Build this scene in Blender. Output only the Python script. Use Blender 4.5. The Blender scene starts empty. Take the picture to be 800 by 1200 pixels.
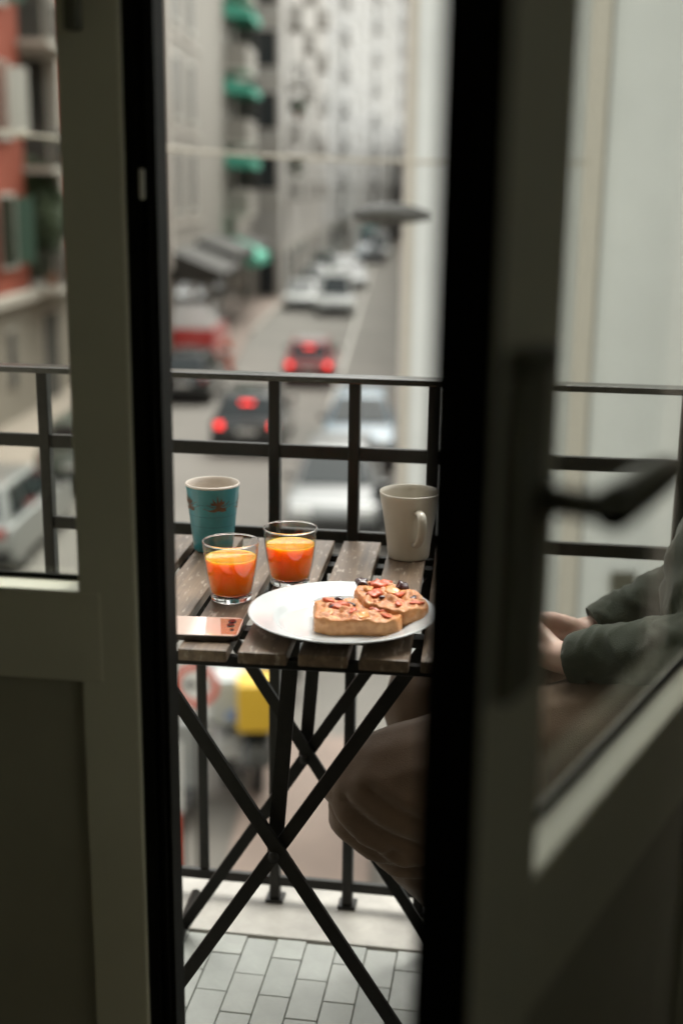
import bpy, bmesh, math, random
from math import sin, cos, pi, radians as R
from mathutils import Vector, Matrix, noise

random.seed(7)
SC = bpy.context.scene
COL = SC.collection

# ------------------------------------------------------------------ camera
CAM_H = 1.29
cam_d = bpy.data.cameras.new('camera')
cam = bpy.data.objects.new('camera', cam_d)
COL.objects.link(cam)
SC.camera = cam
p_, y_, r_ = R(14.5), R(8.3), 0.013
Fv = Vector((-sin(y_)*cos(p_), cos(y_)*cos(p_), -sin(p_)))
R0 = Vector((cos(y_), sin(y_), 0)); U0 = R0.cross(Fv)
Rv = R0*cos(r_) + U0*sin(r_); Uv = U0*cos(r_) - R0*sin(r_)
cam.matrix_world = Matrix(((Rv.x, Uv.x, -Fv.x, 0), (Rv.y, Uv.y, -Fv.y, 0), (Rv.z, Uv.z, -Fv.z, CAM_H), (0, 0, 0, 1)))
cam_d.sensor_fit = 'VERTICAL'; cam_d.sensor_height = 36.0; cam_d.lens = 36.0*1460/1200
cam_d.clip_start = 0.02; cam_d.clip_end = 2000
cam_d.dof.use_dof = True; cam_d.dof.focus_distance = 1.80; cam_d.dof.aperture_fstop = 2.0
cam_d.dof.aperture_blades = 0

# ------------------------------------------------------------------ world, sun, exposure
SUN_EL, SUN_AZ = R(64), R(20)          # azimuth measured from +Y towards +X
w = bpy.data.worlds.new('World'); SC.world = w; w.use_nodes = True
nt = w.node_tree; bg = nt.nodes['Background']
sky = nt.nodes.new('ShaderNodeTexSky'); sky.sky_type = 'NISHITA'; sky.sun_disc = False
sky.sun_elevation = SUN_EL; sky.sun_rotation = SUN_AZ; sky.dust_density = 4.0; sky.air_density = 1.0
hs = nt.nodes.new('ShaderNodeHueSaturation'); hs.inputs['Saturation'].default_value = 0.14
nt.links.new(sky.outputs['Color'], hs.inputs['Color']); tn = nt.nodes.new('ShaderNodeMix'); tn.data_type = 'RGBA'; tn.blend_type = 'MULTIPLY'; tn.inputs[0].default_value = 1; tn.inputs[7].default_value = (0.985, 0.99, 0.93, 1)
nt.links.new(hs.outputs['Color'], tn.inputs[6]); nt.links.new(tn.outputs[2], bg.inputs['Color'])
bg.inputs['Strength'].default_value = 0.15
sd = bpy.data.lights.new('sun', 'SUN'); sd.energy = 0.42; sd.angle = R(40); sd.color = (1, 0.97, 0.92)
sun = bpy.data.objects.new('sun', sd); COL.objects.link(sun)
sdir = Vector((sin(SUN_AZ)*cos(SUN_EL), cos(SUN_AZ)*cos(SUN_EL), sin(SUN_EL)))
sun.rotation_euler = sdir.to_track_quat('Z', 'Y').to_euler()
sun.location = (0, 10, 30)
SC.view_settings.view_transform = 'Standard'; SC.view_settings.look = 'None'
SC.view_settings.exposure = 1.8; SC.view_settings.gamma = 1
SC.render.engine = 'CYCLES'
cy = SC.cycles
cy.max_bounces = 14; cy.transmission_bounces = 12; cy.transparent_max_bounces = 16; cy.diffuse_bounces = 8; cy.glossy_bounces = 5
cy.use_denoising = True; cy.sample_clamp_indirect = 6

# ------------------------------------------------------------------ materials
def mat(name, c, rough=0.6, metal=0.0, var=0.0, scale=20.0, bump=0.0, bscale=None, spec=0.5, c2=None, stretch=None, emit=None, detail=6, coat=0.0, sheen=0.0):
    m = bpy.data.materials.new(name); m.use_nodes = True
    n = m.node_tree; b = n.nodes['Principled BSDF']
    b.inputs['Base Color'].default_value = (*c, 1); b.inputs['Roughness'].default_value = rough
    b.inputs['Metallic'].default_value = metal; b.inputs['Specular IOR Level'].default_value = spec
    b.inputs['Coat Weight'].default_value = coat; b.inputs['Sheen Weight'].default_value = sheen
    if var or bump or c2:
        tc = n.nodes.new('ShaderNodeTexCoord'); mp = n.nodes.new('ShaderNodeMapping')
        if stretch: mp.inputs['Scale'].default_value = stretch
        n.links.new(tc.outputs['Object'], mp.inputs['Vector'])
    if var or c2:
        nz = n.nodes.new('ShaderNodeTexNoise'); nz.inputs['Scale'].default_value = scale; nz.inputs['Detail'].default_value = detail
        nz.inputs['Roughness'].default_value = 0.65
        n.links.new(mp.outputs['Vector'], nz.inputs['Vector'])
        cr = n.nodes.new('ShaderNodeValToRGB')
        cr.color_ramp.elements[0].position = 0.3; cr.color_ramp.elements[1].position = 0.7
        d = c2 if c2 else tuple(x*(1+var) for x in c)
        cr.color_ramp.elements[0].color = (*(c if c2 else tuple(x*(1-var) for x in c)), 1)
        cr.color_ramp.elements[1].color = (*d, 1)
        n.links.new(nz.outputs['Fac'], cr.inputs['Fac']); n.links.new(cr.outputs['Color'], b.inputs['Base Color'])
        m['ramp'] = cr.name
    if bump:
        nb = n.nodes.new('ShaderNodeTexNoise'); nb.inputs['Scale'].default_value = bscale or scale*3; nb.inputs['Detail'].default_value = 8
        n.links.new(mp.outputs['Vector'], nb.inputs['Vector'])
        bp = n.nodes.new('ShaderNodeBump'); bp.inputs['Strength'].default_value = bump; bp.inputs['Distance'].default_value = 0.004
        n.links.new(nb.outputs['Fac'], bp.inputs['Height']); n.links.new(bp.outputs['Normal'], b.inputs['Normal'])
    if emit:
        b.inputs['Emission Color'].default_value = (*emit[0], 1); b.inputs['Emission Strength'].default_value = emit[1]
    return m

def thin_glass(name, tint=(0.95, 0.97, 0.95), refl=1.0, ior=1.5):
    m = bpy.data.materials.new(name); m.use_nodes = True; n = m.node_tree; n.nodes.clear()
    o = n.nodes.new('ShaderNodeOutputMaterial'); mx = n.nodes.new('ShaderNodeMixShader')
    t = n.nodes.new('ShaderNodeBsdfTransparent'); t.inputs['Color'].default_value = (*tint, 1)
    g = n.nodes.new('ShaderNodeBsdfGlossy'); g.inputs['Roughness'].default_value = 0.01
    f = n.nodes.new('ShaderNodeLayerWeight'); f.inputs['Blend'].default_value = 0.5     # facing = 1 - cos
    pw = n.nodes.new('ShaderNodeMath'); pw.operation = 'POWER'; pw.inputs[1].default_value = 5.0
    ml = n.nodes.new('ShaderNodeMath'); ml.operation = 'MULTIPLY_ADD'; ml.inputs[1].default_value = 0.95*refl; ml.inputs[2].default_value = 0.04*refl
    n.links.new(f.outputs['Facing'], pw.inputs[0]); n.links.new(pw.outputs[0], ml.inputs[0]); n.links.new(ml.outputs[0], mx.inputs[0])
    n.links.new(t.outputs[0], mx.inputs[1]); n.links.new(g.outputs[0], mx.inputs[2]); n.links.new(mx.outputs[0], o.inputs['Surface'])
    return m

M = {}
M['door'] = mat('door_paint', (0.62, 0.61, 0.50), 0.45, var=0.05, scale=3, bump=0.08, bscale=60)
M['door_panel'] = mat('door_panel_shade_tone', (0.37, 0.36, 0.285), 0.5, var=0.08, scale=3, bump=0.08, bscale=60)  # door paint made darker; shade on the low panels put into the colour
M['door_dark'] = mat('dark_rebate', (0.006, 0.006, 0.004), 0.7, var=0.3, scale=12, spec=0.12)
M['door_glass'] = thin_glass('door_glass', (0.965, 0.975, 0.955), 0.8)
M['dark_metal'] = mat('dark_handle_metal', (0.12, 0.12, 0.095), 0.45, 0.3, var=0.2)
M['case'] = mat('lock_case_paint', (0.16, 0.16, 0.125), 0.5, var=0.1)
M['steel'] = mat('brushed_steel', (0.75, 0.75, 0.7), 0.35, 0.3, var=0.1)
M['rail_top'] = mat('railing_top_iron', (0.012, 0.012, 0.009), 0.24, 0.0, scale=18, bump=0.2, bscale=60, spec=0.8, c2=(0.02, 0.016, 0.011))
M['iron'] = mat('black_painted_iron', (0.005, 0.005, 0.004), 0.5, 0.0, var=0.5, scale=25, bump=0.25, bscale=90, spec=0.25, c2=(0.010, 0.008, 0.006))
M['rail_iron'] = mat('railing_iron', (0.005, 0.005, 0.0035), 0.42, 0.0, scale=18, bump=0.35, bscale=70, spec=0.35, c2=(0.011, 0.009, 0.006))
M['marble'] = mat('marble_edge', (0.31, 0.295, 0.265), 0.5, var=0.28, scale=7, bump=0.3, bscale=40)
M['tile'] = [mat('floor_tile', c, 0.45, var=0.14, scale=9, bump=0.15, bscale=60) for c in ((0.275, 0.287, 0.265), (0.25, 0.262, 0.242), (0.30, 0.31, 0.287), (0.265, 0.275, 0.252))]
M['grout'] = mat('grout', (0.25, 0.252, 0.23), 0.9, var=0.2)
M['room'] = mat('room_plaster', (0.78, 0.77, 0.64), 0.8, var=0.05, scale=4)
M['room_floor'] = mat('room_floor_wood', (0.04, 0.03, 0.02), 0.5, var=0.3, scale=4, stretch=(8, 1, 1))
M['facade'] = mat('own_facade_plaster', (0.55, 0.51, 0.44), 0.85, var=0.08, scale=2, bump=0.3)
M['mug'] = mat('cream_ceramic', (0.46, 0.425, 0.36), 0.28, var=0.03, scale=12, coat=0.3)
M['teal'] = mat('teal_glaze', (0.03, 0.20, 0.235), 0.3, var=0.14, scale=30, bump=0.1, bscale=25, coat=0.4)
M['teal_in'] = mat('cream_glaze', (0.58, 0.52, 0.46), 0.3, var=0.03)
M['star'] = mat('brown_star_print', (0.105, 0.05, 0.022), 0.5, var=0.4, scale=60)
M['teal_line'] = mat('dark_teal_line', (0.012, 0.11, 0.14), 0.4)
M['plate'] = mat('white_porcelain', (0.52, 0.55, 0.56), 0.16, var=0.015, scale=8, coat=0.4)
M['phone'] = mat('rose_phone_back', (0.52, 0.38, 0.32), 0.09, 0.0, var=0.03, coat=1.0)
M['phone_rim'] = mat('dark_phone_rim', (0.03, 0.022, 0.018), 0.25, 0.5, var=0.1)
M['phone_panel'] = mat('copper_phone_panel', (0.36, 0.19, 0.12), 0.12, 0.3, var=0.1, coat=1.0)
M['lens'] = mat('lens_black', (0.02, 0.012, 0.02), 0.08, coat=1.0)
M['tomato'] = mat('roast_tomato', (0.50, 0.085, 0.022), 0.4, var=0.45, scale=60, coat=0.1)
M['olive'] = mat('dark_olive', (0.045, 0.012, 0.014), 0.25, var=0.4, scale=60, coat=0.1)
M['pepper'] = mat('yellow_pepper', (0.58, 0.24, 0.05), 0.3, var=0.2, scale=50, coat=0.1)
M['skin'] = mat('skin', (0.66, 0.45, 0.38), 0.45, var=0.12, scale=25, bump=0.15, bscale=250)
M['skin'].node_tree.nodes['Principled BSDF'].inputs['Subsurface Weight'].default_value = 0.15
M['skin'].node_tree.nodes['Principled BSDF'].inputs['Subsurface Radius'].default_value = (0.01, 0.004, 0.002)
M['jacket'] = mat('dark_green_jacket', (0.014, 0.022, 0.009), 0.85, var=0.18, scale=7, bump=0.3, bscale=400, sheen=0.2)
M['trouser'] = mat('brown_trouser_cloth', (0.080, 0.046, 0.023), 0.85, var=0.15, scale=7, bump=0.3, bscale=500, sheen=0.15)
M['hair'] = mat('dark_hair', (0.02, 0.013, 0.009), 0.5, var=0.4, scale=40, stretch=(1, 1, 6))
M['shoe'] = mat('dark_shoe', (0.03, 0.025, 0.022), 0.5, var=0.2)
M['eye'] = mat('eye_white', (0.7, 0.68, 0.64), 0.2)
M['iris'] = mat('brown_iris', (0.05, 0.025, 0.012), 0.15)
M['lip'] = mat('lip', (0.36, 0.14, 0.12), 0.4)
# street
M['asphalt'] = mat('worn_asphalt', (0.125, 0.118, 0.103), 0.85, scale=0.35, c2=(0.17, 0.16, 0.14), bump=0.5, bscale=30)
M['ground'] = mat('city_ground', (0.14, 0.13, 0.115), 0.9, var=0.15, scale=0.1)
M['pave'] = mat('pavement_stone', (0.27, 0.23, 0.19), 0.8, var=0.12, scale=1.2, bump=0.3)
M['pave_pink'] = mat('pinkish_paving', (0.20, 0.155, 0.128), 0.8, var=0.15, scale=1.2, bump=0.3)
M['kerb'] = mat('kerb_stone', (0.34, 0.32, 0.28), 0.8, var=0.1)
M['mark'] = mat('road_paint', (0.5, 0.49, 0.45), 0.7, var=0.2, scale=6)
M['red_wall'] = mat('terracotta_plaster', (0.29, 0.062, 0.032), 0.85, var=0.12, scale=0.8, bump=0.2)
M['pale_wall'] = mat('pale_beige_plaster', (0.27, 0.25, 0.215), 0.85, var=0.06, scale=0.6, bump=0.2)
M['cream_wall'] = mat('cream_plaster', (0.40, 0.38, 0.35), 0.85, var=0.05, scale=0.6, bump=0.2)
M['white_wall'] = mat('white_plaster', (0.46, 0.455, 0.44), 0.85, var=0.04, scale=0.8, bump=0.2)
M['wing_wall'] = mat('wing_white_plaster', (0.68, 0.72, 0.73), 0.85, var=0.07, scale=0.9, bump=0.25, bscale=12)
M['wing_trim'] = mat('wing_beige_trim', (0.54, 0.52, 0.47), 0.8, var=0.05)
M['grey_wall'] = mat('grey_stone_base', (0.25, 0.225, 0.185), 0.85, var=0.08, scale=1.0, bump=0.3)
M['trim'] = mat('pale_stone_trim', (0.42, 0.385, 0.335), 0.8, var=0.06)
M['pane'] = mat('window_pane', (0.02, 0.025, 0.027), 0.08, var=0.2, scale=2)
M['pane_far'] = mat('far_grey_pane', (0.13, 0.125, 0.115), 0.3, var=0.2, scale=2)  # plain grey panes, paler than the near ones for softer far facades
M['dark_in'] = mat('dark_shade_and_parts', (0.05, 0.047, 0.04), 0.8, var=0.2, scale=2)  # loggia shade put into the colour; also plain dark doors, stems and groove
M['shutter'] = mat('green_shutter', (0.05, 0.10, 0.07), 0.6, var=0.1)
M['wframe'] = mat('white_window_frame', (0.52, 0.5, 0.45), 0.5, var=0.05)
M['awning'] = mat('green_awning_cloth', (0.07, 0.34, 0.235), 0.75, var=0.08, scale=3)
M['awning_dark'] = mat('dark_canopy_cloth', (0.022, 0.02, 0.014), 0.7, var=0.15, scale=3)
M['thin_iron'] = mat('balcony_iron', (0.10, 0.095, 0.085), 0.5, var=0.2)
M['leaf'] = mat('dark_leaf', (0.03, 0.05, 0.02), 0.6, scale=1.5, c2=(0.055, 0.08, 0.032))
M['pot'] = mat('terracotta_pot', (0.30, 0.13, 0.07), 0.8, var=0.15)
M['cable'] = mat('pale_cable', (0.42, 0.39, 0.33), 0.6, var=0.1)
M['lamp_grey'] = mat('lamp_grey_paint', (0.045, 0.045, 0.04), 0.5, var=0.1)
M['lamp_lens'] = mat('lamp_lens', (0.05, 0.05, 0.042), 0.3, var=0.1)
M['rubber'] = mat('tyre_rubber', (0.015, 0.015, 0.014), 0.8, var=0.2)
M['rim'] = mat('wheel_rim', (0.35, 0.35, 0.34), 0.35, 0.8, var=0.1)
M['car_glass'] = mat('car_window', (0.012, 0.02, 0.02), 0.07, var=0.1, scale=1)
M['car_black'] = mat('car_black_plastic', (0.015, 0.015, 0.014), 0.6, var=0.1)
M['plate_no'] = mat('number_plate', (0.55, 0.55, 0.52), 0.5, var=0.03)
M['tail_lit'] = mat('lit_tail_light', (0.5, 0.01, 0.01), 0.3, emit=((1.0, 0.035, 0.03), 0.9))
M['tail'] = mat('tail_light', (0.30, 0.015, 0.01), 0.25)
M['head'] = mat('head_light', (0.55, 0.56, 0.54), 0.15, var=0.05)
M['sign_white'] = mat('sign_white', (0.62, 0.63, 0.61), 0.5, var=0.03)
M['sign_red'] = mat('sign_red', (0.55, 0.07, 0.035), 0.5, var=0.05)
M['sign_black'] = mat('sign_black', (0.02, 0.02, 0.02), 0.5)
M['box_white'] = mat('white_box_plastic', (0.42, 0.45, 0.44), 0.4, var=0.04)
M['box_yellow'] = mat('yellow_box_plastic', (0.62, 0.40, 0.03), 0.4, var=0.06)
M['blue'] = mat('blue_print', (0.16, 0.26, 0.5), 0.5)
M['orange'] = mat('orange_plastic', (0.50, 0.10, 0.05), 0.6, var=0.1)
def paint(name, c, rough=0.3, metal=0.2):
    return mat(name, c, rough, metal, var=0.03, scale=2, coat=0.6)
M['p_silver'] = paint('silver_paint', (0.26, 0.27, 0.26), 0.3, 0.4)
M['p_white'] = paint('white_paint', (0.46, 0.47, 0.455), 0.3, 0)
M['p_mid'] = paint('mid_silver_paint', (0.17, 0.178, 0.172), 0.35, 0.3)
M['van_top'] = paint('white_van_top', (0.8, 0.8, 0.78), 0.4, 0)
M['p_red'] = paint('red_paint', (0.48, 0.028, 0.025), 0.3, 0)
M['p_wine'] = paint('dark_red_paint', (0.24, 0.022, 0.02), 0.3, 0)
M['p_black'] = paint('black_paint', (0.014, 0.017, 0.016), 0.22, 0.2)
M['p_dark'] = paint('dark_grey_paint', (0.04, 0.045, 0.045), 0.3, 0.3)
M['p_green'] = paint('grey_green_paint', (0.10, 0.12, 0.10), 0.3, 0.3)
M['p_teal'] = paint('teal_paint', (0.03, 0.25, 0.25), 0.35, 0)
M['p_blue'] = paint('pale_blue_paint', (0.11, 0.17, 0.21), 0.3, 0.2)

# juice: cloudy orange liquid
m = mat('orange_juice', (0.99, 0.285, 0.006), 0.12, scale=30, c2=(0.99, 0.33, 0.01))
b = m.node_tree.nodes['Principled BSDF']; b.inputs['Subsurface Weight'].default_value = 1.0
b.inputs['Subsurface Radius'].default_value = (0.07, 0.018, 0.002); b.inputs['Subsurface Scale'].default_value = 1.0
M['juice'] = m
m = bpy.data.materials.new('tumbler_glass'); m.use_nodes = True
b = m.node_tree.nodes['Principled BSDF']; b.inputs['Transmission Weight'].default_value = 1; b.inputs['Roughness'].default_value = 0.0
b.inputs['IOR'].default_value = 1.45; b.inputs['Base Color'].default_value = (0.985, 0.98, 0.975, 1); M['glass'] = m

M['glass_wall'] = thin_glass('tumbler_wall_glass', (0.955, 0.94, 0.93), 1.0)
# weathered slat wood: streaked grain along Y with pale scratches
m = bpy.data.materials.new('weathered_slat_wood'); m.use_nodes = True; n = m.node_tree; b = n.nodes['Principled BSDF']
tc = n.nodes.new('ShaderNodeTexCoord'); oi = n.nodes.new('ShaderNodeObjectInfo')
ad = n.nodes.new('ShaderNodeVectorMath'); ad.operation = 'ADD'; sc_ = n.nodes.new('ShaderNodeVectorMath'); sc_.operation = 'SCALE'; sc_.inputs[0].default_value = (3, 7, 1)
n.links.new(oi.outputs['Random'], sc_.inputs['Scale']); n.links.new(tc.outputs['Object'], ad.inputs[0]); n.links.new(sc_.outputs[0], ad.inputs[1])
mp = n.nodes.new('ShaderNodeMapping'); mp.inputs['Scale'].default_value = (60, 3.0, 60); n.links.new(ad.outputs[0], mp.inputs['Vector'])
g1 = n.nodes.new('ShaderNodeTexNoise'); g1.inputs['Scale'].default_value = 1.5; g1.inputs['Detail'].default_value = 10; g1.inputs['Roughness'].default_value = 0.7
n.links.new(mp.outputs[0], g1.inputs['Vector'])
c1 = n.nodes.new('ShaderNodeValToRGB'); e = c1.color_ramp.elements
e[0].position = 0.30; e[0].color = (0.068, 0.044, 0.028, 1); e[1].position = 0.72; e[1].color = (0.215, 0.155, 0.105, 1)
n.links.new(g1.outputs['Fac'], c1.inputs['Fac'])
g2 = n.nodes.new('ShaderNodeTexNoise'); g2.inputs['Scale'].default_value = 9; g2.inputs['Detail'].default_value = 5; n.links.new(ad.outputs[0], g2.inputs['Vector'])
c2 = n.nodes.new('ShaderNodeValToRGB'); e = c2.color_ramp.elements
e[0].position = 0.35; e[0].color = (0.65, 0.62, 0.58, 1); e[1].position = 0.75; e[1].color = (1.25, 1.22, 1.2, 1)
n.links.new(g2.outputs['Fac'], c2.inputs['Fac'])
mx = n.nodes.new('ShaderNodeMix'); mx.data_type = 'RGBA'; mx.blend_type = 'MULTIPLY'; mx.inputs[0].default_value = 1
n.links.new(c1.outputs[0], mx.inputs[6]); n.links.new(c2.outputs[0], mx.inputs[7])
mp3 = n.nodes.new('ShaderNodeMapping'); mp3.inputs['Scale'].default_value = (90, 22, 40); mp3.inputs['Rotation'].default_value = (0, 0, 0.5); n.links.new(ad.outputs[0], mp3.inputs['Vector'])
g3 = n.nodes.new('ShaderNodeTexNoise'); g3.inputs['Scale'].default_value = 1.6; g3.inputs['Detail'].default_value = 4; n.links.new(mp3.outputs[0], g3.inputs['Vector'])
c3 = n.nodes.new('ShaderNodeValToRGB'); e = c3.color_ramp.elements; e[0].position = 0.58; e[0].color = (0, 0, 0, 1); e[1].position = 0.72; e[1].color = (1, 1, 1, 1)
n.links.new(g3.outputs['Fac'], c3.inputs['Fac'])
mx2 = n.nodes.new('ShaderNodeMix'); mx2.data_type = 'RGBA'; mx2.inputs[7].default_value = (0.36, 0.31, 0.26, 1)
ml = n.nodes.new('ShaderNodeMath'); ml.operation = 'MULTIPLY'; ml.inputs[1].default_value = 0.8
n.links.new(c3.outputs[0], ml.inputs[0]); n.links.new(ml.outputs[0], mx2.inputs[0]); n.links.new(mx.outputs[2], mx2.inputs[6]); n.links.new(mx2.outputs[2], b.inputs['Base Color'])
b.inputs['Roughness'].default_value = 0.42
bp = n.nodes.new('ShaderNodeBump'); bp.inputs['Strength'].default_value = 0.35; bp.inputs['Distance'].default_value = 0.001
n.links.new(g1.outputs['Fac'], bp.inputs['Height']); n.links.new(bp.outputs[0], b.inputs['Normal'])
M['wood'] = m

# bread crust: golden top, baked brown patches
m = bpy.data.materials.new('focaccia_crust'); m.use_nodes = True; n = m.node_tree; b = n.nodes['Principled BSDF']
tc = n.nodes.new('ShaderNodeTexCoord')
g1 = n.nodes.new('ShaderNodeTexNoise'); g1.inputs['Scale'].default_value = 30; g1.inputs['Detail'].default_value = 10; g1.inputs['Roughness'].default_value = 0.78; n.links.new(tc.outputs['Object'], g1.inputs['Vector'])
c1 = n.nodes.new('ShaderNodeValToRGB'); e = c1.color_ramp.elements
e[0].position = 0.30; e[0].color = (0.10, 0.026, 0.009, 1); e[1].position = 0.66; e[1].color = (0.60, 0.31, 0.12, 1)
k = c1.color_ramp.elements.new(0.47); k.color = (0.50, 0.185, 0.05, 1)
n.links.new(g1.outputs['Fac'], c1.inputs['Fac'])
g2 = n.nodes.new('ShaderNodeTexNoise'); g2.inputs['Scale'].default_value = 60; g2.inputs['Detail'].default_value = 4; n.links.new(tc.outputs['Object'], g2.inputs['Vector'])
c2 = n.nodes.new('ShaderNodeValToRGB'); e = c2.color_ramp.elements; e[0].position = 0.52; e[0].color = (0, 0, 0, 1); e[1].position = 0.62; e[1].color = (1, 1, 1, 1)
n.links.new(g2.outputs['Fac'], c2.inputs['Fac'])
mx = n.nodes.new('ShaderNodeMix'); mx.data_type = 'RGBA'; mx.inputs[7].default_value = (0.42, 0.09, 0.025, 1)
ml = n.nodes.new('ShaderNodeMath'); ml.operation = 'MULTIPLY'; ml.inputs[1].default_value = 0.6
n.links.new(c2.outputs[0], ml.inputs[0]); n.links.new(ml.outputs[0], mx.inputs[0]); n.links.new(c1.outputs[0], mx.inputs[6])
g4 = n.nodes.new('ShaderNodeTexNoise'); g4.inputs['Scale'].default_value = 55; g4.inputs['Detail'].default_value = 6; n.links.new(tc.outputs['Object'], g4.inputs['Vector'])
c4 = n.nodes.new('ShaderNodeValToRGB'); e = c4.color_ramp.elements; e[0].position = 0.58; e[0].color = (0, 0, 0, 1); e[1].position = 0.72; e[1].color = (1, 1, 1, 1); n.links.new(g4.outputs['Fac'], c4.inputs['Fac'])
mxc = n.nodes.new('ShaderNodeMix'); mxc.data_type = 'RGBA'; mxc.inputs[7].default_value = (0.66, 0.40, 0.17, 1)   # pale cheese
n.links.new(c4.outputs[0], mxc.inputs[0]); n.links.new(mx.outputs[2], mxc.inputs[6])
sx3 = n.nodes.new('ShaderNodeSeparateXYZ'); n.links.new(tc.outputs['Normal'], sx3.inputs[0])
rm = n.nodes.new('ShaderNodeMapRange'); rm.inputs['From Min'].default_value = 0.05; rm.inputs['From Max'].default_value = 0.45; n.links.new(sx3.outputs['Z'], rm.inputs['Value'])
g5 = n.nodes.new('ShaderNodeTexNoise'); g5.inputs['Scale'].default_value = 120; g5.inputs['Detail'].default_value = 6; n.links.new(tc.outputs['Object'], g5.inputs['Vector'])
c5 = n.nodes.new('ShaderNodeValToRGB'); e = c5.color_ramp.elements; e[0].position = 0.35; e[0].color = (0.50, 0.225, 0.085, 1); e[1].position = 0.62; e[1].color = (0.62, 0.32, 0.135, 1); n.links.new(g5.outputs['Fac'], c5.inputs['Fac'])
mxs = n.nodes.new('ShaderNodeMix'); mxs.data_type = 'RGBA'; n.links.new(rm.outputs[0], mxs.inputs[0]); n.links.new(c5.outputs[0], mxs.inputs[6]); n.links.new(mxc.outputs[2], mxs.inputs[7]); n.links.new(mxs.outputs[2], b.inputs['Base Color'])
b.inputs['Roughness'].default_value = 0.45; b.inputs['Subsurface Weight'].default_value = 0.1; b.inputs['Subsurface Radius'].default_value = (0.008, 0.004, 0.002)
bp = n.nodes.new('ShaderNodeBump'); bp.inputs['Strength'].default_value = 0.6; bp.inputs['Distance'].default_value = 0.002
n.links.new(g1.outputs['Fac'], bp.inputs['Height']); n.links.new(bp.outputs[0], b.inputs['Normal'])
M['crust'] = m

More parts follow.
